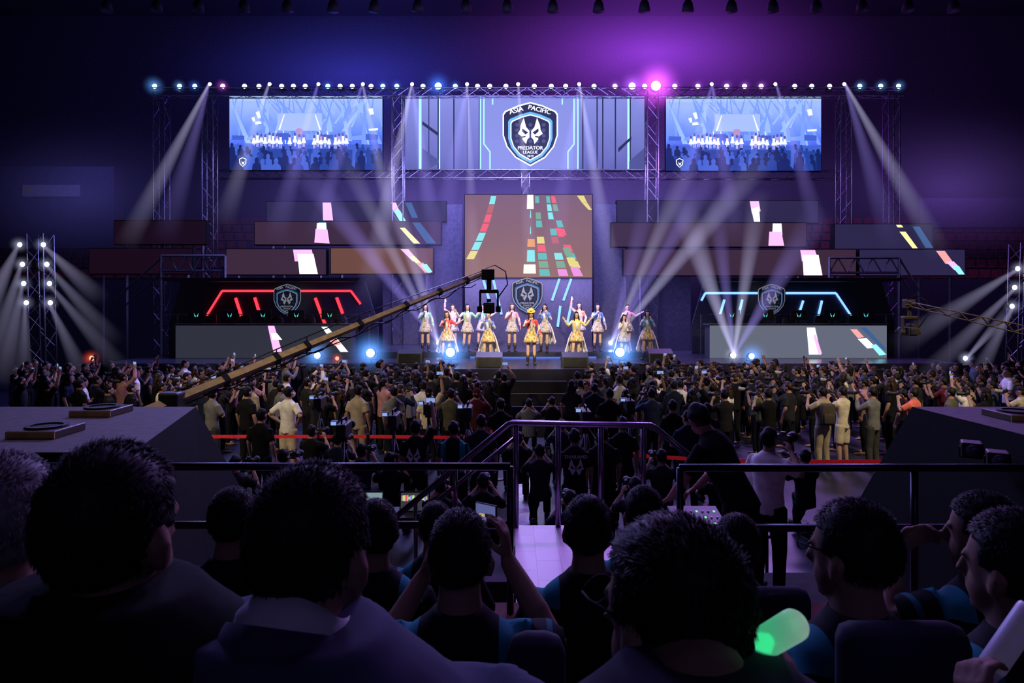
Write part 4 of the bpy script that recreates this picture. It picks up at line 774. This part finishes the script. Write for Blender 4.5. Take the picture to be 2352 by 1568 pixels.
# ---------------------------------------------------------------- stage monitors
def wedge(label,px,Y,w=1.0):
    z=1.6; t=thing('stage_monitor',label,'speaker',(xat(px,Y),Y,z),0,'wedge speakers at the stage front')
    mb=MB(); mb.prism([(-w/2,-.28,0),(-w/2,.3,0),(-w/2,.12,.42),(-w/2,-.2,.3)],(w,0,0)); mb.build('cabinet',BLACK,t)
    mb=MB(); mb.prism([(-w/2+.05,-.285,.03),(w/2-.05,-.285,.03),(w/2-.05,-.215,.28),(-w/2+.05,-.215,.28)],(0,-.012,0)); mb.build('grille',mat('grille',(.02,.02,.024),.7,spec=.2),t)
    mb=MB(); mb.tube([(-w/2-.01,.05,.2),(-w/2-.03,.05,.2),(-w/2-.03,.05,.28),(-w/2-.01,.05,.28)],.012,6); mb.build('handle',STEEL,t)
for lab,px,Y in (('black wedge speaker at the stage front, far left of four',943,20.9),('black wedge speaker left of the front performer',1124,19.5),('black wedge speaker right of the front performer',1320,19.5),('black wedge speaker at the stage front, far right of four',1515,20.9)): wedge(lab,px,Y,.75)
# ---------------------------------------------------------------- performers
GOLD=mat('gold_patchwork',(.6,.4,.1),.6,scale=22,checker=((.75,.62,.3),(.3,.2,.08),(.7,.66,.5))); SILV=mat('silver_patchwork',(.4,.37,.36),.6,scale=22,checker=((.16,.15,.18),(.55,.47,.32),(.62,.6,.6)))
def skirt_mesh():
    mb=MB(); n=42; rings=[]
    for z,r,a in ((1.07,.128,0),(1.0,.15,.01),(.88,.19,.05),(.75,.23,.1),(.69,.24,.12)):
        rings.append([mb.bm.verts.new((r*(1+a*math.sin(9*2*PI*k/n))*math.cos(2*PI*k/n),.82*r*(1+a*math.sin(9*2*PI*k/n))*math.sin(2*PI*k/n),z)) for k in range(n)])
    for a,b in zip(rings,rings[1:]):
        for k in range(n): mb.bm.faces.new((a[k],a[(k+1)%n],b[(k+1)%n],b[k]))
    mb.bm.faces.new(rings[-1]); return mb.mesh('skirt',DEF,True)
def train_mesh():
    mb=MB(); n=36; rings=[]
    for z,r in ((.98,.17),(.75,.27),(.5,.34),(.32,.39)):
        rings.append([mb.bm.verts.new((r*(1+.09*math.sin(17*k/n*PI))*math.cos(PI+PI*k/n),.7*r*(1+.09*math.sin(17*k/n*PI))*math.sin(PI+PI*k/n)-.02,z+.05*math.sin(9*k/n*PI))) for k in range(n+1)])
    for a,b in zip(rings,rings[1:]):
        for k in range(n): mb.bm.faces.new((a[k],a[k+1],b[k+1],b[k]))
    return mb.mesh('train',DEF,True)
def boot_mesh(P,i):
    mb=MB(); h,k,a,t=legpts(P)[i]; mb.tube([k.lerp(a,.45),k.lerp(a,.75),a,a+Vector((0,0,-.05))],[.058,.052,.046,.05],12)
    me=shoe_mesh(P,i); mb.add(me,Matrix.Identity(4)); return mb.mesh('boot',DEF,True)
SKM=skirt_mesh(); TRM=train_mesh()
mb=MB(); mb.ell((0,.092,.018),(.012,.006,.008),None,8,6)
EYE=mb.mesh('eye',mat('eye_dark',(.01,.01,.01),.3),True)
mb=MB(); mb.ell((0,.1,-.056),(.02,.005,.007),None,8,6); LIP=mb.mesh('lips',mat('lips_red',(.5,.08,.08),.4),True)
PSK=mat('fair_skin',(.6,.4,.3),.5,0,.06); LACE=mat('white_lace',(.7,.68,.68),.8)
JK=dict(red=(.55,.05,.07),pink=(.7,.3,.34),mint=(.25,.52,.42),teal=(.05,.32,.38),blue=(.08,.18,.55),yellow=(.65,.55,.15),white=(.7,.68,.64),orange=(.65,.26,.1))
MIC=mat('mic_black',(.02,.02,.02),.4)
def performer(label,px,Y,jk,pk,skirt,train,hair='long',hm=HAIRB,sc=.93,yaw=0,hat=False):
    z=1.8 if Y>=22.5 else 1.6; P=POSE[pk]; t=thing('person',label,'person',(xat(px,Y),Y,z),PI+yaw,'performers on the stage'); t.scale=(sc*.93,sc*.93,sc)
    child('body',cget(('b',pk),lambda:fig_body(P,.0145)),t,PSK)
    jo=child('jacket',cget(('sp',pk),lambda:fig_shirt(P,'long',.018,-.012)),t,mat(jk+'_jacket',JK[jk],.7,checker=(tuple(min(1,c*1.3+.05) for c in JK[jk]),(.6,.56,.5)),scale=12))
    child('skirt',SKM,t,skirt)
    if train: child('train',TRM,t,LACE)
    H=headM(P)
    child('hair',HAIRS[hair],t,hm,H); child('lips',LIP,t,None,H)
    for sg in (1,-1): child('eye',EYE,t,None,H@Matrix.Translation((sg*.032,0,0)))
    for i in (0,1): child('boot',cget(('bt',P['legs'],i),lambda:boot_mesh(P,i)),t,mat('dark_boot',(.03,.025,.03),.4))
    mb=MB(); mb.loft([(0,.09,1.02),(0,.104,1.2),(0,.096,1.36)],[.045,.05,.032],[.02,.02,.02],(1,0,0),10); mb.build('blouse',mat('blouse_white',(.65,.62,.6),.8),t,True)
    if hat:
        mb=MB(); mb.loft([(0,0,0),(0,0,.01),(0,0,.012),(0,0,.07),(0,0,.085)],[.15,.148,.095,.088,.06],[.165,.16,.11,.1,.07],(1,0,0),24); o=mb.build('hat',mat('yellow_hat',(.75,.45,.04),.7),t,True); o.matrix_local=H@Matrix.Translation((0,-.03,.09))@Matrix.Rotation(-.4,4,'X')
    if POSE[pk]['grip']:
        g=gripw(t,pk); m_=thing('microphone','black microphone held by the %s'%label.split(',')[0].replace('performer','singer').split(' with')[0].split(' half')[0].split(' partly')[0].split(' standing')[0],'microphone',g,PI+yaw,'microphones of the performers')
        mb=MB(); mb.tube([(.03,-.01,-.13),(.0,.0,.0)],[.013,.017],10); mb.build('handle',MIC,m_,True); mb=MB(); mb.ell((0,.0,.02),(.026,.026,.03),None,12,8); mb.build('head',STEEL,m_,True)
    return t
for a in (('performer in mint jacket and dark patchwork skirt, leftmost on stage',977,22.8,'mint','mic',SILV,False,'long',HAIRB,.94,.1),
 ('performer in red jacket with gold skirt and white train, second from left',1027,21.2,'red','micout',GOLD,True,'long',HAIRB,.93,-.1),
 ('performer in pink jacket half hidden behind the second from left',1040,23.6,'pink','wave',SILV,False),
 ('performer in mint and blue jacket with hands out, left of centre',1073,22.7,'mint','spread',SILV,False,'long',HAIR,.94,.3),
 ('performer in teal jacket partly hidden behind the gold skirt at left',1107,23.6,'teal','micout',SILV,False,'bob',HAIR),
 ('performer in blue jacket with gold skirt, left front of stage',1122,20.9,'blue','cheeks',GOLD,True,'pony',HAIR,.92,-.25),
 ('performer in pink jacket standing left behind the hat wearer',1176,22.8,'pink','mic',SILV,False,'long',HAIRB,.95,.1),
 ('performer in red jacket and yellow hat, frontmost at centre stage',1220,20.3,'red','mic',GOLD,False,'long',HAIRB,.96,0,True),
 ('performer in blue jacket with both hands at cheeks, right behind the hat wearer',1252,22.6,'blue','cheeks',SILV,True,'long',HAIR,.94,-.3),
 ('performer in yellow jacket with arms spread and white train, right front',1324,21.2,'yellow','spread',GOLD,True,'long',HAIR,.92,.1),
 ('performer in orange jacket behind the one with spread arms',1330,23.8,'orange','wave',SILV,False,'long',HAIRB,.97),
 ('performer in blue jacket with dark skirt, right of the spread arms',1372,22.9,'blue','mic',SILV,False,'long',HAIR,.94,.15),
 ('performer in pink jacket at the back, second place from right',1441,23.6,'pink','micout',SILV,False,'bun',HAIRB,.93),
 ('performer in white jacket with long dark hair and white train, right side',1432,21.6,'white','cheeks',SILV,True,'long',HAIR,.86,.35),
 ('performer in teal jacket with pale skirt, rightmost on stage',1487,21.9,'teal','cheeks',GOLD,True,'long',HAIR,.94,-.2)): performer(*a)
# ---------------------------------------------------------------- cranes
def crane(label,pivot,tip,base_z,m,hm,taper,lattice,hs=1.0):
    pivot=Vector(pivot); tip=Vector(tip); t=thing('camera_crane',label,'camera crane',(pivot.x,pivot.y,base_z)); d=(tip-pivot); n=d.normalized(); back=pivot-n*1.6
    up=Vector((0,0,1))
    if not lattice:
        mb=MB(); mb.loft([pivot-n*.5,pivot.lerp(tip,.33),pivot.lerp(tip,.34),pivot.lerp(tip,.66),pivot.lerp(tip,.67),tip],[taper[0],taper[0]*.92,taper[0]*.8,taper[0]*.7,taper[0]*.58,taper[1]],None,(0,0,1),4); mb.build('boom',m,t,False,world=True)
        for off in (.22,-.2):
            mb=MB(); mb.tube([pivot+up*off*.6,pivot.lerp(tip,.5)+up*off*.9,tip+up*off*.35],.012,6); mb.build('stay_cable',BLACK,t,True,world=True)
        mb=MB(); mb.tube([pivot.lerp(tip,.02*k)+up*(-.14-.05*math.sin(k*1.1)) for k in range(4,49)],.014,6); mb.build('power_cable',BLACK,t,True,world=True)
        for k in (.12,.25,.335,.5,.665,.8,.92):
            mb=MB(); c=pivot.lerp(tip,k); r=taper[0]*(1.25-.5*k); mb.loft([c-n*.05,c+n*.05],[r,r],None,(0,0,1),4); mb.tube([c+up*r,c+up*(.2-.12*k)],.01,6); mb.tube([c-up*r,c-up*(.19-.1*k)],.01,6); mb.build('collar',BLACK,t,world=True)
    else:
        sd=n.cross(up).normalized(); u2=sd.cross(n)
        for a in (1,-1):
            for b in (1,-1):
                mb=MB(); mb.tube([pivot+sd*.12*a+u2*.12*b,tip+sd*.06*a+u2*.05*b],.015,6); mb.build('chord',m,t,True,world=True)
        mb=MB(); N=18
        for k in range(N):
            for a in (1,-1): mb.bar(pivot.lerp(tip,k/N)+sd*.1*a+u2*(.12-.07*k/N)*(1 if k%2 else -1),pivot.lerp(tip,(k+1)/N)+sd*.1*a+u2*(.12-.07*(k+1)/N)*(-1 if k%2 else 1),.018)
        mb.build('lattice',m,t,world=True)
    c=tip; s=hs
    mb=MB(); mb.box(c+Vector((.08,0,-.02))*s,(.26*s,.18*s,.22*s),bev=.02); mb.tube([c+Vector((.1,0,-.1))*s,c+Vector((.1,0,-.32))*s],.05*s,10); mb.box(c+Vector((.1,0,-.36))*s,(.38*s,.16*s,.08*s),bev=.02)
    for sg in (1,-1): mb.box(c+Vector((.1+sg*.18,0,-.56))*s,(.04*s,.12*s,.42*s),bev=.01); mb.tube([c+Vector((.1+sg*.14,0,-.72))*s,c+Vector((.1+sg*.24,0,-.72))*s],.07*s,12)
    mb.build('pan_head',hm,t,world=True)
    mb=MB(); q=c+Vector((.1,0,-.7))*s; mb.box(q,(.22*s,.34*s,.22*s),bev=.02); mb.box(q+Vector((0,-.02,.15))*s,(.08*s,.26*s,.07*s),bev=.01); mb.box(q+Vector((0,-.24,0))*s,(.16*s,.12*s,.16*s),bev=.015); k=mb.build('camera',hm,t,world=True)
    mb=MB(); mb.tube([q+Vector((0,.1,0))*s,q+Vector((0,.3,0))*s,q+Vector((0,.301,0))*s,q+Vector((0,.42,0))*s],[.07*s,.07*s,.09*s,.1*s],14); mb.build('lens',BLACK,k,True,world=True)
    mb=MB(); mb.tube([c+Vector((.0,0,.1)),c+Vector((.25,.0,.2)),c+Vector((.5,0,.05)),c+Vector((.55,0,-.25)),c+Vector((.3,0,-.6))],.014,6); mb.build('head_cable',BLACK,t,True,world=True)
    mb=MB(); mb.tube([(pivot.x,pivot.y,base_z+.3),pivot],[.09,.07],12); mb.box((pivot.x,pivot.y,pivot.z),(.3,.3,.3),bev=.03)
    for k in range(3): mb.tube([(pivot.x,pivot.y,base_z+.5),(pivot.x+.7*math.cos(k*2.09),pivot.y+.7*math.sin(k*2.09),base_z+.05)],[.05,.04],8)
    mb.build('pedestal',BLACK,t,world=True)
    mb=MB(); mb.tube([pivot-n*.4,back],.07,8); mb.box(back,(.4,.4,.4),bev=.03); mb.build('counterweight',BLACK,t,world=True)
WARMTINT=mat('lattice_warm_light_tint',(.10,.075,.05),.5,.2)  # brown tint paints warm light onto the right crane's metal
crane('long camera crane coloured as warm-lit, reaching from lower left to centre stage',at(395,922,10.6),at(1112,628,16.0),0,mat('crane_warm_light_tint',(.5,.38,.2),.45,.25),BLACK,(.095,.045),False,1.15)  # boom's tan is warm light painted into its colour
crane('camera crane with perforated lattice boom entering at the right edge',at(2560,805,14.3),at(2080,696,16.2),0,WARMTINT,mat('head_warm_light_tint',(.035,.026,.018),.5,.2),(.1,.05),True,.95)  # head's brown is warm light put into its colour
# ---------------------------------------------------------------- crowd
def face(x,y,j=0): return -math.atan2((.3+x*.25)-x,23-y)+j
CSH=['black']*14+['charcoal']*8+['navy']*6+['grey']*4+['white']*4+['cream','beige','olive','maroon','denim','denim','pink']
def landmark(px): return 'below left tower' if px<200 else 'left of long crane' if px<400 else 'before red booth' if px<820 else 'left of steps' if px<1060 else 'before stage steps' if px<1340 else 'right of steps' if px<1600 else 'before blue booth' if px<2050 else 'below right crane'
PT={'camera':'aiming a camera','over':'filming overhead','oneup':'arm raised','stand':'arms down','hips':'hands on hips','cross':'arms folded','kneel':'kneeling'}
def crowd_person(px,Y,row,pk,shirt,**k):
    x=xat(px,Y); rz=face(x,Y,random.uniform(-.4,.4))
    where='%s %s'%(row,landmark(px)); lab='person in %s shirt, %s, %s'%(shirt,PT[pk],where)
    p=person(lab,pk,(x,Y,0),rz,k.pop('sc',random.uniform(.92,1.06)),shirt,group='crowd before the stage',**k)
    if POSE[pk]['grip']:
        g=gripw(p,pk)
        if pk in ('camera','kneel'): camera_prop('camera of the person in %s shirt, %s'%(shirt,where),g,rz,random.random()<.1)
        else: phone_prop('phone of the person in %s shirt, %s'%(shirt,where),g,rz)
    return p
rows=[(20.15,'front row'),(19.4,'second row'),(18.65,'third row'),(17.9,'fourth row'),(17.15,'fifth row'),(16.4,'sixth row'),(15.65,'seventh row'),(14.95,'eighth row')]
for ri,(Y,row) in enumerate(rows):
    px=-20+random.uniform(0,30); 
    while px<2375:
        dpx=random.uniform(.5,.74)*F/Y
        px+=dpx
        if 1045<px<1345 and Y>17.2: continue
        if 1165<px<1285: continue
        if ri==7 and (px<460 or random.random()<.35): continue
        if random.random()<.07: continue
        pk=random.choices(['camera','over','oneup','stand','cross'],[.44,.10,.05,.35,.06])[0]
        hair=random.choices(['short','long','bob','pony','cap'],[.6,.16,.1,.06,.08])[0]
        crowd_person(px,Y+random.uniform(-.25,.25),row,pk,random.choice(CSH),sleeve=random.choice(['tee','tee','long']),hair=hair,hm=random.choice([HAIR,HAIR,HAIR,HAIRB]),skin=random.choice([SKIN,SKIN2]),trous=random.choice([JEANS,JEANS,JEANS,GREYT]))
def special(label,px,Y,pk,shirt,**k):
    x=xat(px,Y); rz=face(x,Y,k.pop('j',0)); p=person(label,pk,(x,Y,k.pop('z',0)),rz,k.pop('sc',1.0),shirt,group=k.pop('group','crowd before the stage'),shoes=True,**k)
    sl=' '.join(label.split(',')[0].split()[:11])
    if POSE[pk]['grip'] and pk in('camera','kneel'): camera_prop('black camera of the '+sl,gripw(p,pk),rz)
    elif POSE[pk]['grip']: phone_prop('phone held up by the '+sl,gripw(p,pk),rz)
    return p
SHO=mat('khaki_shorts',(.55,.48,.34),.85)
special('person in white t-shirt and khaki shorts with hands on hips',662,13.5,'hips','white',trous=SHO,tk='short',sc=1.06)
special('person in light grey shirt, left end of the red barrier',487,14.0,'cross','grey',hair='short',trous=GREYT)
special('person in black t-shirt standing left of the white t-shirt',567,13.9,'stand','black',sc=1.03)
special('person in black with a camera, right of the white t-shirt',738,14.0,'camera','black')
special('person in beige t-shirt, broad back, right of the crane foot',822,14.0,'stand','beige',tk='long',trous=KHAKI,sc=1.04)
special('person in grey t-shirt behind the red barrier',905,14.3,'stand','grey')
special('person in cream t-shirt leaning toward the steps',985,14.2,'oneup','cream',hair='cap',hm=cloth('black'))
special('person in olive t-shirt aiming a camera near the steps',1035,14.0,'camera','olive')
special('person in maroon cap and shirt left of the steps',1095,14.1,'camera','maroon',hair='cap',hm=cloth('maroon'))
special('person in dark shirt raising an arm beside the stage thrust',1158,17.0,'over','black')
special('kneeling person in grey shirt filming in the aisle, left',1215,15.5,'kneel','grey')
special('kneeling person in black filming in the aisle, right',1268,15.8,'kneel','black')
special('person in black t-shirt, right of the aisle',1400,14.0,'cross','black')
special('person in denim shirt aiming a camera, right of the aisle',1497,14.0,'camera','denim',sleeve='long')
special('person in black with long hair, right centre of barrier',1590,13.9,'stand','black',hair='long')
special('person in charcoal shirt, right of the long-haired one',1665,13.9,'camera','charcoal')
special('person in black t-shirt aiming a camera behind the right belt',1765,14.0,'camera','black')
pb=special('person in beige shirt carrying a dark backpack',1890,14.0,'camera','beige',trous=KHAKI,sc=1.02)
special('person in cream t-shirt and shorts beside the backpack',1936,14.3,'camera','cream',trous=SHO,tk='short')
special('person in grey shirt and grey trousers aiming a camera',2005,14.0,'camera','grey',trous=GREYT,sleeve='long',sc=1.02)
special('person in salmon red t-shirt holding up a camera',2100,14.1,'camera','salmon')
special('person in olive shirt right of the salmon t-shirt',2185,14.2,'stand','olive')
special('person with long hair right of the salmon t-shirt',2265,14.1,'camera','black',hair='long')
CREW='crew between barrier and stands'
def emb(p):
    for sg in (1,-1):
        mb=MB(); mb.poly([(sg*x*.5,-.142,1.18+z*.5) for x,z in MASK]); mb.poly([(sg*x*.5,-.1435,1.18+z*.5) for x,z in EYEH],1); mb.build('emblem',[mat('white_print',(.6,.6,.62),.7),cloth('black')],p,flat=True)
c1=special('crew person in black jersey with white claw mark, arm raised',955,10.3,'oneup','black',group=CREW); emb(c1)
c2=special('crew person in dark jersey right of the raised arm',1042,10.2,'stand',JERSEY,group=CREW)
c3=special('crew person in black jersey with country name on the back',1320,9.6,'stand','black',group=CREW); emb(c3)
mb=MB(); put_text(mb,'THAILAND',(0,-.13,1.33),.065); mb.build('lettering',mat('white_print',(.6,.6,.62),.7),c3,flat=True)
for lab,px,Y,pk,sh in (('crew person in dark shirt left of the country name jersey',1240,10.6,'kneel','charcoal'),('crew person behind the platform railing, right posts',1385,9.8,'stand','black'),('crew person kneeling behind the right stair rail',1520,10.2,'kneel','charcoal'),('crew person crouching by the left barrier',715,12.2,'kneel','black'),('crew person crouching right of the left barrier',775,11.5,'kneel','navy'),('crew person at the mixing desk, dark shirt',1310,8.0,'kneel','navy'),('crew person with dark hair near the laptops',1010,8.6,'kneel','black'),
    ('crew person in black beside the left sloped platform',600,11.4,'stand','black'),('crew person crouching at the foot of the left platform',540,9.8,'kneel','charcoal'),('crew person in navy behind the laptop table',830,10.6,'kneel','navy'),('crew person in black behind the laptop table, right',895,10.0,'kneel','black'),('crew person in charcoal near the left stair rail',1105,10.8,'stand','charcoal'),('crew person crouching under the left stair rail',1110,8.8,'kneel','black'),('crew person in black between railing posts',1430,10.6,'stand','black'),('crew person in navy past the right stair rail',1580,11.2,'cross','navy'),('crew person crouching near the mixing desk',1655,9.4,'kneel','black'),('crew person in charcoal below the right belt',1460,8.6,'kneel','charcoal'),('crew person in black beside the aisle, nearest left',1190,11.6,'kneel','black'),
    ('crew person in black seated by the left barrier posts',650,10.2,'kneel','black'),('crew person in black left of the painted aisle light',1150,12.6,'stand','black'),('crew person in navy right of the painted aisle light',1290,12.8,'kneel','navy'),('crew person in black before the right belt, left end',1545,12.4,'stand','black'),('crew person in charcoal before the right belt, middle',1625,12.0,'camera','charcoal'),('crew person in black crouching before the right belt',1850,10.2,'kneel','black')):
    special(lab,px,Y,pk,sh,group=CREW)
special('person in black leaning forward beside the right guard rail',1700,5.5,'lean','black',group=CREW,z=.87,j=.75,sc=1.1); special('person in white shirt with camera beside the right guard rail',1765,6.1,'camera','white',group=CREW,z=.87,j=-.9,hair='short',sc=.88)
special('security person in white shirt at far left stage side',75,20.3,'cross','white'); special('person in white shirt with arms folded below the left tower',190,16.0,'cross','white',sc=1.0); special('person in black at the far right stage side',2318,19.0,'stand','charcoal',sc=1.08)
t=thing('backpack','dark backpack on the person in beige shirt','backpack',pb.location+Vector((0,-.2,1.2)),0); mb=MB(); mb.box((0,0,0),(.3,.16,.44),bev=.05); mb.build('bag',mat('bag_brown',(.05,.04,.03),.8),t,True); mb=MB(); mb.box((0,-.09,-.08),(.22,.05,.2),bev=.02); mb.build('pocket',MC['bag_brown'],t,True)
REDB=mat('red_belt',(.75,.02,.03),.7,emit=.12,ec=(1,.03,.04))
def stanch(label,p,q):
    p=Vector(p); q=Vector(q); t=thing('barrier_post',label,'barrier post',(p.x,p.y,0),0,'red belt barrier posts')
    mb=MB(); mb.tube([(0,0,0),(0,0,.02),(0,0,.03)],[.17,.17,.05],18); mb.build('base',BLACK,t); mb=MB(); mb.tube([(0,0,.03),(0,0,1.0)],.03,10); mb.build('pole',BLACK,t)
    if (q-p).length>.1:
        d=q-p; mb=MB(); mb.prism([(0,0,.92),(d.x,d.y,.92),(d.x,d.y,.98),(0,0,.98)],(0,.006,0)); mb.build('belt',REDB,t)
B=[(480,12.8),(615,12.8),(845,12.8),(1060,12.7),(1140,13.4)]
for i,(a,b) in enumerate(zip(B,B[1:]+[B[-1]])): stanch('black post with red belt behind the left platform',(xat(a[0],a[1]),a[1],0),(xat(b[0],b[1]),b[1],0))
B=[(1400,12.4),(1475,11.2),(1640,10.9),(1830,10.8),(2040,10.8)]
for i,(a,b) in enumerate(zip(B,B[1:]+[B[-1]])): stanch('black post with red belt before the right crowd',(xat(a[0],a[1]),a[1],0),(xat(b[0],b[1]),b[1],0))
def table(label,px,Y,w,h=.78):
    t=thing('folding_table',label,'table',(xat(px,Y),Y,0)); mb=MB(); mb.box((0,0,h),(w,.7,.04),bev=.008); mb.build('table_top',DGREY,t)
    for a in (1,-1):
        for b in (1,-1):
            mb=MB(); mb.tube([(a*(w/2-.06),b*.28,0),(a*(w/2-.06),b*.28,h)],.02,8); mb.build('leg',BLACK,t)
def laptop(label,px,Y,z,m,pic=None):
    t=thing('laptop',label,'laptop',(xat(px,Y),Y,z)); mb=MB(); mb.box((0,-.12,.012),(.38,.26,.022),bev=.004); mb.build('keyboard',BLACKP,t)
    R=Matrix.Rotation(-.2,3,'X'); mb=MB(); mb.box((0,.03,.14),(.38,.015,.26),R); ld=mb.build('lid',BLACKP,t); mb=MB(); mb.box((0,.018,.142),(.35,.004,.22),R); mb.build('display',m,ld)
    if pic:
        mb=MB(); rnd=random.Random(5)
        for k in range(22):
            x=-.16+.015*k; mb.box((x,.006,.19),(.012,.003,rnd.uniform(.03,.08)),R,mi=k%4)
        mb.build('picture',pic,ld)
table('crew table with open laptops left of the stairs',900,8.6,1.9); table('crew table with mixing desk right of the stairs',1600,8.2,1.6); table('crew table below the platform with a console',1245,7.6,.8,.7)
laptop('open laptop with pale screen, left on the crew table',845,8.6,.8+.02,glow('laptop_pale',(.35,.5,.55),.6)); laptop('open laptop with colourful timeline on its screen',952,8.6,.82,glow('laptop_dark',(.05,.05,.06),.8),[glow('tl_red',(.9,.1,.15),1),glow('tl_green',(.3,.8,.3),1),glow('tl_yellow',(.9,.8,.3),1),glow('tl_blue',(.3,.4,1),1)])
def console(label,px,Y,z,gm):
    t=thing('mixing_desk',label,'mixing desk',(xat(px,Y),Y,z)); mb=MB(); mb.prism([(-.3,-.25,0),(-.3,.25,0),(-.3,.25,.16),(-.3,-.25,.06)],(.6,0,0)); mb.build('case',BLACKP,t)
    for i in range(8):
        for j in range(3):
            mb=MB(); x=-.25+.07*i; y=-.17+.14*j; mb.box((x,y,.09+.2*y*1.0+.02),(.02,.03,.02)); mb.build('fader_knob',gm if (i+j)%3==0 else STEEL,t)
console('mixing desk with green lights behind the right stair rail',1600,8.2,.8,glow('green_dot',(.1,1,.3),2)); console('small console under the wooden platform railing',1245,7.6,.72,glow('white_dot',(.8,.9,1),1))
def tripod_cam(label,px,Y,h=1.45):
    t=thing('tripod','black tripod under the %s'%label,'tripod',(xat(px,Y),Y,0)); 
    for k in range(3):
        a=k*2.094+.5; mb=MB(); mb.tube([(0,0,h-.15),(.35*math.cos(a),.35*math.sin(a),0)],[.025,.018],8); mb.build('leg',BLACK,t,True)
    mb=MB(); mb.tube([(0,0,h-.4),(0,0,h)],.03,8); mb.box((0,0,h),(.12,.14,.06),bev=.01); mb.tube([(0,0,h),(.1,-.4,h-.15)],.01,6); mb.build('fluid_head',BLACK,t)
    c=thing('video_camera',label,'video camera',(xat(px,Y),Y,h+.03)); mb=MB(); mb.box((0,0,.1),(.15,.42,.2),bev=.02); mb.tube([(0,-.15,.2),(0,-.12,.27),(0,.12,.27),(0,.15,.2)],.014,6); mb.build('body',BLACKP,c)
    mb=MB(); mb.tube([(0,.2,.1),(0,.36,.1),(0,.361,.1),(0,.44,.1)],[.05,.05,.07,.075],12); mb.build('lens',BLACK,c,True); mb=MB(); mb.box((-.13,-.05,.2),(.1,.1,.07),bev=.01); vf=mb.build('viewfinder',BLACKP,c)
    mb=MB(); mb.box((-.13,-.102,.2),(.08,.004,.05)); mb.build('viewfinder_screen',glow('vf_blue',(.3,.45,.9),.9),vf)
for lab,px,Y in (('video camera behind the barrier near the white t-shirt',735,12.9),('video camera left of the raised-arm crew person',905,11.0),('video camera in front of the aisle, left side',1075,11.8),('video camera at the left of the platform railing',985,12.2),('video camera near the aisle, right side',1345,11.4),('video camera between the right railing posts',1445,12.6),('video camera left of the laptop table',790,10.2)): tripod_cam(lab,px,Y)
# ---------------------------------------------------------------- lights
def light(kind,loc,tgt,power,color,size=.5,spot=60,blend=.6):
    l=bpy.data.lights.new('lamp',kind); l.energy=power; l.color=color
    if kind=='AREA': l.size=size
    else: l.shadow_soft_size=size
    if kind=='SPOT': l.spot_size=math.radians(spot); l.spot_blend=blend
    o=bpy.data.objects.new('light_source',l); COL.objects.link(o); o.location=loc; o.rotation_euler=(Vector(tgt)-Vector(loc)).to_track_quat('-Z','Y').to_euler(); return o
WARM=(1,.8,.5); WARM2=(1,.8,.5)
light('SPOT',(-3,9,13),(.3,22.5,2.8),11000,WARM,.4,26,.5); light('SPOT',(5,9,13),(.6,22.5,2.8),9500,WARM,.4,26,.5)
light('SPOT',(10,5,13),(7.5,16,1.6),7600,WARM2,.5,40,.95); light('SPOT',(-9,5,13),(-5,16,1.6),5600,WARM2,.5,42,.95)
for x,c in ((-9,(.3,.3,1)),(0,(.45,.42,1)),(9,(.5,.25,1))): light('AREA',(x,25,11.8),(x*.6,16,1),1500,c,3)
light('AREA',(0,7.5,9.5),(0,1.5,3),170,(.45,.28,1),4)
light('AREA',(1.5,-5,7.5),(0,3,2.6),22,(.42,.34,1),3)  # added weak fill from behind the camera for the seated figures
light('SPOT',(.6,9.5,8),(.45,6,1.3),1500,(.5,.15,1),.3,16,.6)
light('SPOT',(.25,14,9),(.25,12,0),500,(.9,.85,1),.2,14,.6)
light('SPOT',(-5,10,7),(-4.8,7.6,2.1),300,(.75,.5,.75),.3,70,.8); light('SPOT',(6.5,10,7),(6.6,7.6,2.1),260,(.6,.35,1),.3,70,.8)
light('POINT',at(1540,110,36),(0,0,0),1300,(.5,.1,1),1.5); light('POINT',at(800,130,36),(0,0,0),800,(.12,.12,1),1.5)  # added point lights, tint the back wall in place of glowing haze
light('POINT',at(150,300,30),(0,0,0),350,(.2,.18,1),1.5); light('POINT',at(2230,330,30),(0,0,0),600,(.4,.16,1),1.5)
light('AREA',at(1176,430,23.5),at(1176,520,27),1800,(.36,.3,1),8)  # added area light, brightens the backdrop in place of stage haze
w=bpy.data.worlds.new('World'); SC.world=w; w.use_nodes=True; nt=w.node_tree; nt.nodes['Background'].inputs[0].default_value=(.12,.10,.3,1); nt.nodes['Background'].inputs[1].default_value=.018
# ---------------------------------------------------------------- unique labels
ORD=['leftmost','second from left','third from left','fourth from left','fifth from left','sixth from left','seventh from left','eighth from left','ninth from left','tenth from left','eleventh from left','twelfth from left','thirteenth from left','fourteenth from left','fifteenth from left','sixteenth from left','seventeenth from left','eighteenth from left','nineteenth from left','twentieth from left']
from collections import defaultdict
dd=defaultdict(list)
for o in TOPS: dd[o['label']].append(o)
for l,os_ in dd.items():
    if len(os_)>1:
        os_.sort(key=lambda o:o.location.x)
        for i,o in enumerate(os_): o['label']=l+', '+(ORD[i] if i<len(ORD) else 'number %d from left'%(i+1))
# ---------------------------------------------------------------- camera
cd=bpy.data.cameras.new('Camera'); co=bpy.data.objects.new('Camera',cd); COL.objects.link(co); co.location=(0,0,CZ); co.rotation_euler=(PI/2,0,0)
cd.sensor_width=36; cd.lens=24; cd.shift_y=-94/2352; cd.clip_start=.05; cd.clip_end=200
cd.dof.use_dof=True; cd.dof.focus_distance=20; cd.dof.aperture_fstop=11
SC.camera=co
SC.view_settings.view_transform='Standard'
print('people',sum(1 for o in TOPS if o['category']=='person'),'objects',len(bpy.data.objects))
